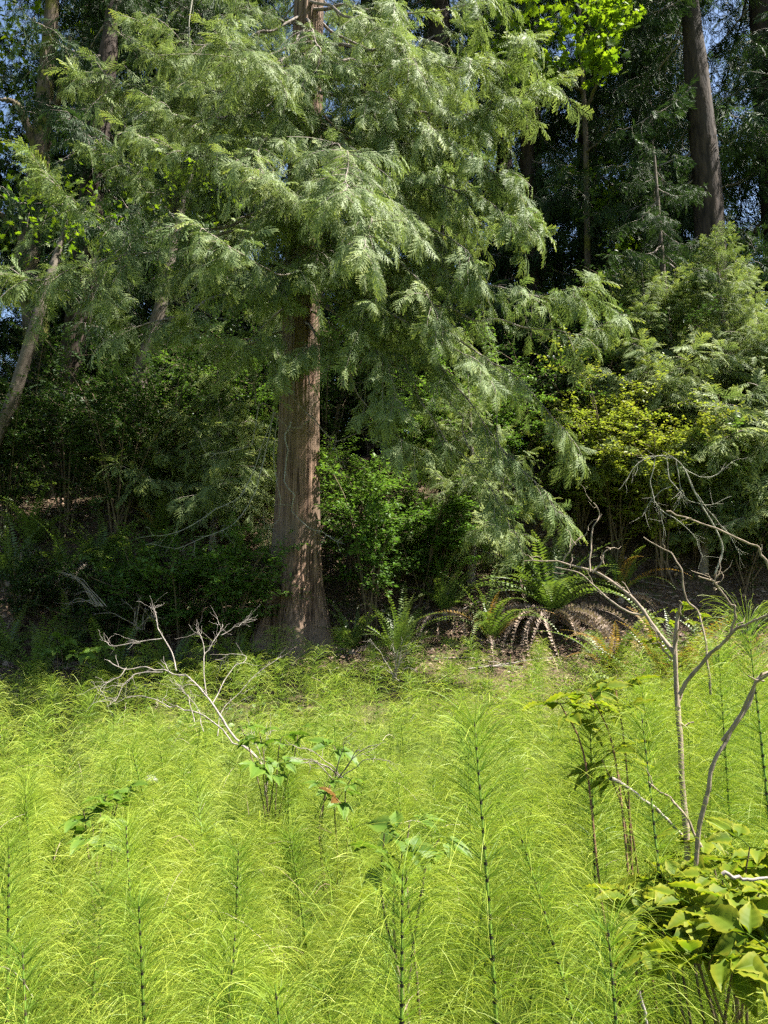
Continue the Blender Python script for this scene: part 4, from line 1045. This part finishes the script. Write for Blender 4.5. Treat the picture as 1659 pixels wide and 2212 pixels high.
dead_sapling('bleached_branch', 'bleached white dead branch fanning up from the horsetails at left centre', [
    ([(573, 1720, 4.87), (573, 1662, 5.00), (527, 1608, 5.12), (489, 1566, 5.21), (460, 1520, 5.32), (431, 1483, 5.40), (406, 1462, 5.44), (373, 1452, 5.47), (331, 1445, 5.48), (294, 1443, 5.49), (264, 1445, 5.48), (235, 1429, 5.52)], 0.016, 0.005),
    ([(381, 1449, 5.47), (369, 1408, 5.56), (352, 1375, 5.64), (339, 1345, 5.70), (333, 1320, 5.76), (330, 1304, 5.80)], 0.009, 0.003),
    ([(350, 1379, 5.63), (298, 1387, 5.61), (248, 1395, 5.59), (221, 1385, 5.62)], 0.007, 0.003),
    ([(352, 1452, 5.47), (294, 1456, 5.46), (277, 1470, 5.43), (252, 1504, 5.35), (239, 1524, 5.31)], 0.007, 0.003),
    ([(273, 1443, 5.49), (252, 1466, 5.44), (223, 1483, 5.40), (219, 1499, 5.36)], 0.006, 0.003),
    ([(573, 1662, 5.00), (540, 1625, 5.08), (489, 1591, 5.16), (423, 1541, 5.27), (381, 1529, 5.30), (348, 1516, 5.32), (310, 1504, 5.35), (273, 1508, 5.34)], 0.011, 0.003),
    ([(460, 1518, 5.32), (481, 1479, 5.41), (506, 1441, 5.49), (531, 1420, 5.54), (506, 1414, 5.55), (464, 1420, 5.54)], 0.007, 0.003),
    ([(446, 1500, 5.36), (439, 1424, 5.53), (456, 1391, 5.60), (481, 1358, 5.68), (469, 1341, 5.71)], 0.006, 0.0025),
    ([(478, 1372, 5.64), (506, 1358, 5.68), (529, 1341, 5.71)], 0.005, 0.0025),
    ([(442, 1415, 5.55), (433, 1374, 5.64), (422, 1358, 5.68)], 0.005, 0.0025),
    ([(470, 1590, 5.16), (481, 1537, 5.28), (548, 1462, 5.44), (610, 1416, 5.55)], 0.005, 0.0025),
    ([(573, 1655, 5.02), (554, 1612, 5.11), (544, 1587, 5.17)], 0.005, 0.003),
    ([(565, 1650, 5.03), (577, 1595, 5.15), (585, 1580, 5.18)], 0.005, 0.003),
    ([(420, 1560, 5.23), (410, 1510, 5.34), (390, 1480, 5.40), (365, 1470, 5.43)], 0.005, 0.002),
    ([(440, 1580, 5.18), (425, 1530, 5.29), (400, 1495, 5.37), (380, 1475, 5.42)], 0.005, 0.002),
], 'deadwood', 5, 12, twl=.17, thin=.5, kink=1.3)
dead_sapling('dry_sapling', 'dry upright sapling with a broken top and bare forked limbs at right', [
    ([(1490, 1990, 2.3), (1485, 1850, 2.35), (1470, 1620, 2.4), (1462, 1480, 2.45), (1460, 1380, 2.45), (1465, 1322, 2.45)], .0155, .009),
    ([(1459, 1415, 2.45), (1420, 1365, 2.5), (1370, 1300, 2.55), (1310, 1250, 2.6), (1255, 1225, 2.65), (1190, 1212, 2.7), (1130, 1214, 2.75)], .011, .003),
    ([(1390, 1330, 2.53), (1340, 1315, 2.55), (1290, 1275, 2.6), (1255, 1240, 2.62), (1200, 1225, 2.65)], .006, .0025),
    ([(1280, 1238, 2.62), (1300, 1215, 2.62), (1305, 1195, 2.62), (1315, 1180, 2.62)], .005, .003),
    ([(1215, 1215, 2.7), (1230, 1185, 2.7), (1250, 1165, 2.7), (1268, 1150, 2.7)], .004, .0025),
    ([(1275, 1235, 2.62), (1275, 1180, 2.65), (1280, 1140, 2.65), (1295, 1110, 2.65), (1280, 1085, 2.65)], .0045, .002),
    ([(1468, 1500, 2.43), (1500, 1450, 2.4), (1550, 1400, 2.35), (1590, 1360, 2.3), (1640, 1335, 2.25), (1690, 1310, 2.2)], .010, .004),
    ([(1578, 1372, 2.32), (1586, 1330, 2.3), (1580, 1305, 2.3), (1555, 1275, 2.3), (1540, 1255, 2.3), (1510, 1245, 2.3)], .006, .003),
    ([(1540, 1262, 2.3), (1548, 1240, 2.3)], .004, .003),
    ([(1450, 1425, 2.46), (1430, 1400, 2.46), (1425, 1385, 2.46)], .005, .003),
], 'deadstem', 6, 4, twl=.09, thin=.6, kink=.9)
dead_sapling('dry_cane', 'bent dry cane forking to the right edge beside the dry sapling', [
    ([(1500, 1990, 2.1), (1508, 1820, 2.1), (1525, 1720, 2.1), (1545, 1640, 2.1), (1580, 1580, 2.1), (1620, 1520, 2.1), (1638, 1468, 2.1), (1700, 1440, 2.1)], .0085, .005),
    ([(1560, 1600, 2.1), (1600, 1545, 2.08), (1625, 1490, 2.05), (1660, 1455, 2.0)], .006, .004),
    ([(1515, 1830, 2.12), (1480, 1760, 2.15), (1440, 1720, 2.2), (1400, 1690, 2.2)], .005, .003),
], 'deadstem', 7, 1, twl=.05)
dead_sapling('brown_cane', 'thin brown cane arching up behind the broken sapling', [
    ([(1535, 1500, 3.0), (1528, 1420, 3.0), (1510, 1330, 3.05), (1480, 1290, 3.1), (1470, 1230, 3.1), (1440, 1190, 3.15), (1392, 1160, 3.2)], .006, .003)], 'deadstem', 8, 2, twl=.05)
dead_sapling('dry_cane', 'long dry cane arching in from the right edge above the saplings', [
    ([(1740, 1500, 3.4), (1700, 1320, 3.4), (1660, 1225, 3.4), (1640, 1190, 3.4), (1620, 1172, 3.4), (1540, 1140, 3.45), (1470, 1115, 3.5), (1440, 1105, 3.5)], .0085, .004)], 'deadstem', 9, 2, twl=.06)
lich = [([(1545, 1240, 7.4), (1560, 1180, 7.4), (1530, 1110, 7.4), (1500, 1060, 7.4), (1475, 1010, 7.4), (1450, 990, 7.4), (1410, 985, 7.4), (1375, 1000, 7.4), (1350, 1040, 7.4)], .012, .004),
        ([(1475, 1010, 7.4), (1510, 1030, 7.4), (1550, 1020, 7.4), (1580, 1000, 7.4)], .006, .002), ([(1440, 990, 7.4), (1450, 1040, 7.4), (1490, 1080, 7.4), (1530, 1090, 7.4), (1580, 1070, 7.4)], .007, .002),
        ([(1415, 988, 7.4), (1405, 1050, 7.4), (1425, 1110, 7.4), (1440, 1160, 7.4)], .007, .002), ([(1500, 1060, 7.4), (1540, 1110, 7.4), (1570, 1150, 7.4), (1600, 1200, 7.4)], .006, .002),
        ([(1425, 1100, 7.4), (1460, 1120, 7.4), (1500, 1160, 7.4), (1515, 1200, 7.4)], .006, .002), ([(1460, 995, 7.4), (1470, 1060, 7.4), (1465, 1090, 7.4)], .005, .002), ([(1450, 1050, 7.4), (1410, 1080, 7.4), (1390, 1110, 7.4)], .005, .002)]
dead_sapling('lichen_branch', 'arched dead branch grey with lichen before the dark fir trunk', lich, 'lichen', 10, 12, twl=.22)
for k, (lab, sx, sy, Y) in enumerate([('tangle of bare twigs at the meadow edge right of the cedar foot', 850, 1450, 8.0), ('bare twigs sticking out of the dark bush at the left', 215, 1290, 9.2), ('fan of thin bare twigs below the dark left bush', 300, 1340, 9.0), ('bare twigs over the brown leaf in the centre of the meadow', 730, 1660, 4.2)]):
    r = np.random.default_rng(90 + k); br = []
    for q in range(8):
        a = r.uniform(.2, 2.9) if k != 1 else r.uniform(2.0, 3.4); l = r.uniform(40, 120)
        br.append(([(sx + r.normal(0, 8), sy + 20, Y), (sx + math.cos(a) * l * .5, sy - math.sin(a) * l * .45, Y - .1), (sx + math.cos(a) * l, sy - math.sin(a) * l * .8 + 8, Y - .15)], .005 * Y / 8 + .001, .0018))
    dead_sapling('bare_twigs', lab, br, 'deadwood' if k in (0, 1) else 'limb', 95 + k, 4, twl=.12)
stick('bleached stick showing through the horsetails at the right', [P(1320, 1680, 2.3), P(1410, 1740, 2.35), P(1490, 1820, 2.4)], .007, seed=5)
stick('grey stick crossing the berry leaves at the right edge', [P(1560, 1885, 1.8), P(1610, 1900, 1.8), P(1700, 1895, 1.8)], .005, seed=6)
stick('bleached stick leaning in the horsetails before the berry bush', [P(1380, 2140, 1.6), P(1395, 2200, 1.6), P(1400, 2260, 1.6)], .004, seed=7)

# pale stones and bleached logs
def stone(label, x, y, Y, size, seed, name='stone'):
    r = np.random.default_rng(seed); u, v = np.meshgrid(np.linspace(0, 2 * math.pi, 15)[:-1], np.linspace(.05, math.pi - .05, 9))
    d = np.stack([np.cos(u) * np.sin(v), np.sin(u) * np.sin(v), np.cos(v)], -1); q = d * (1 + .9 * vnoise(d[..., 0] * 2 + seed, d[..., 1] * 2 + d[..., 2] * 1.7, 3))[..., None] * np.asarray(size)
    n, m = 9, 14; i = np.arange(n - 1)[:, None] * m; j = np.arange(m)[None]; k = (j + 1) % m
    f = np.concatenate([np.stack([i + j, i + k, i + m + k], -1).reshape(-1, 3), np.stack([i + j, i + m + k, i + m + j], -1).reshape(-1, 3)])
    b = MB(); b.add(q.reshape(-1, 3), f); o = b.build(name, M['stone'], None); p = on_ground(x, y) if Y is None else below(x, y, Y); p[2] += size[2] * .4; o.location = p; return tag(o, label, 'stone')
stone('pale grey stone behind the dry upright sapling', 1440, 1490, None, (.30, .2, .2), 1)
stone('pale stone right of the dry cane among the horsetails', 1590, 1560, None, (.22, .16, .14), 2)
stone('small white stone in the left meadow', 322, 1697, None, (.06, .045, .05), 3)
lg = MB(); lc = catmull([below(20, 1765, 4.1), below(130, 1750, 4.3), below(240, 1725, 4.5)], 22) + [0, 0, .12]; lg.tube(lc + np.random.default_rng(4).normal(0, .006, lc.shape), .055 + .015 * vnoise(np.arange(22) * .7, np.arange(22) * 0., 3), 9)
tag(lg.build('bleached_log', M['deadwood'], None, True), 'bleached log half buried in the left meadow', 'log')
lg = MB(); lg.tube(catmull([below(360, 1400, 9.3) + [0, 0, .15], below(450, 1395, 9.3) + [0, 0, .2], below(540, 1400, 9.3) + [0, 0, .15]], 14), np.linspace(.16, .13, 14), 12)
tag(lg.build('fallen_log', M['bark_fir'], None, True), 'dark fallen log below the bushes left of the cedar foot', 'log')
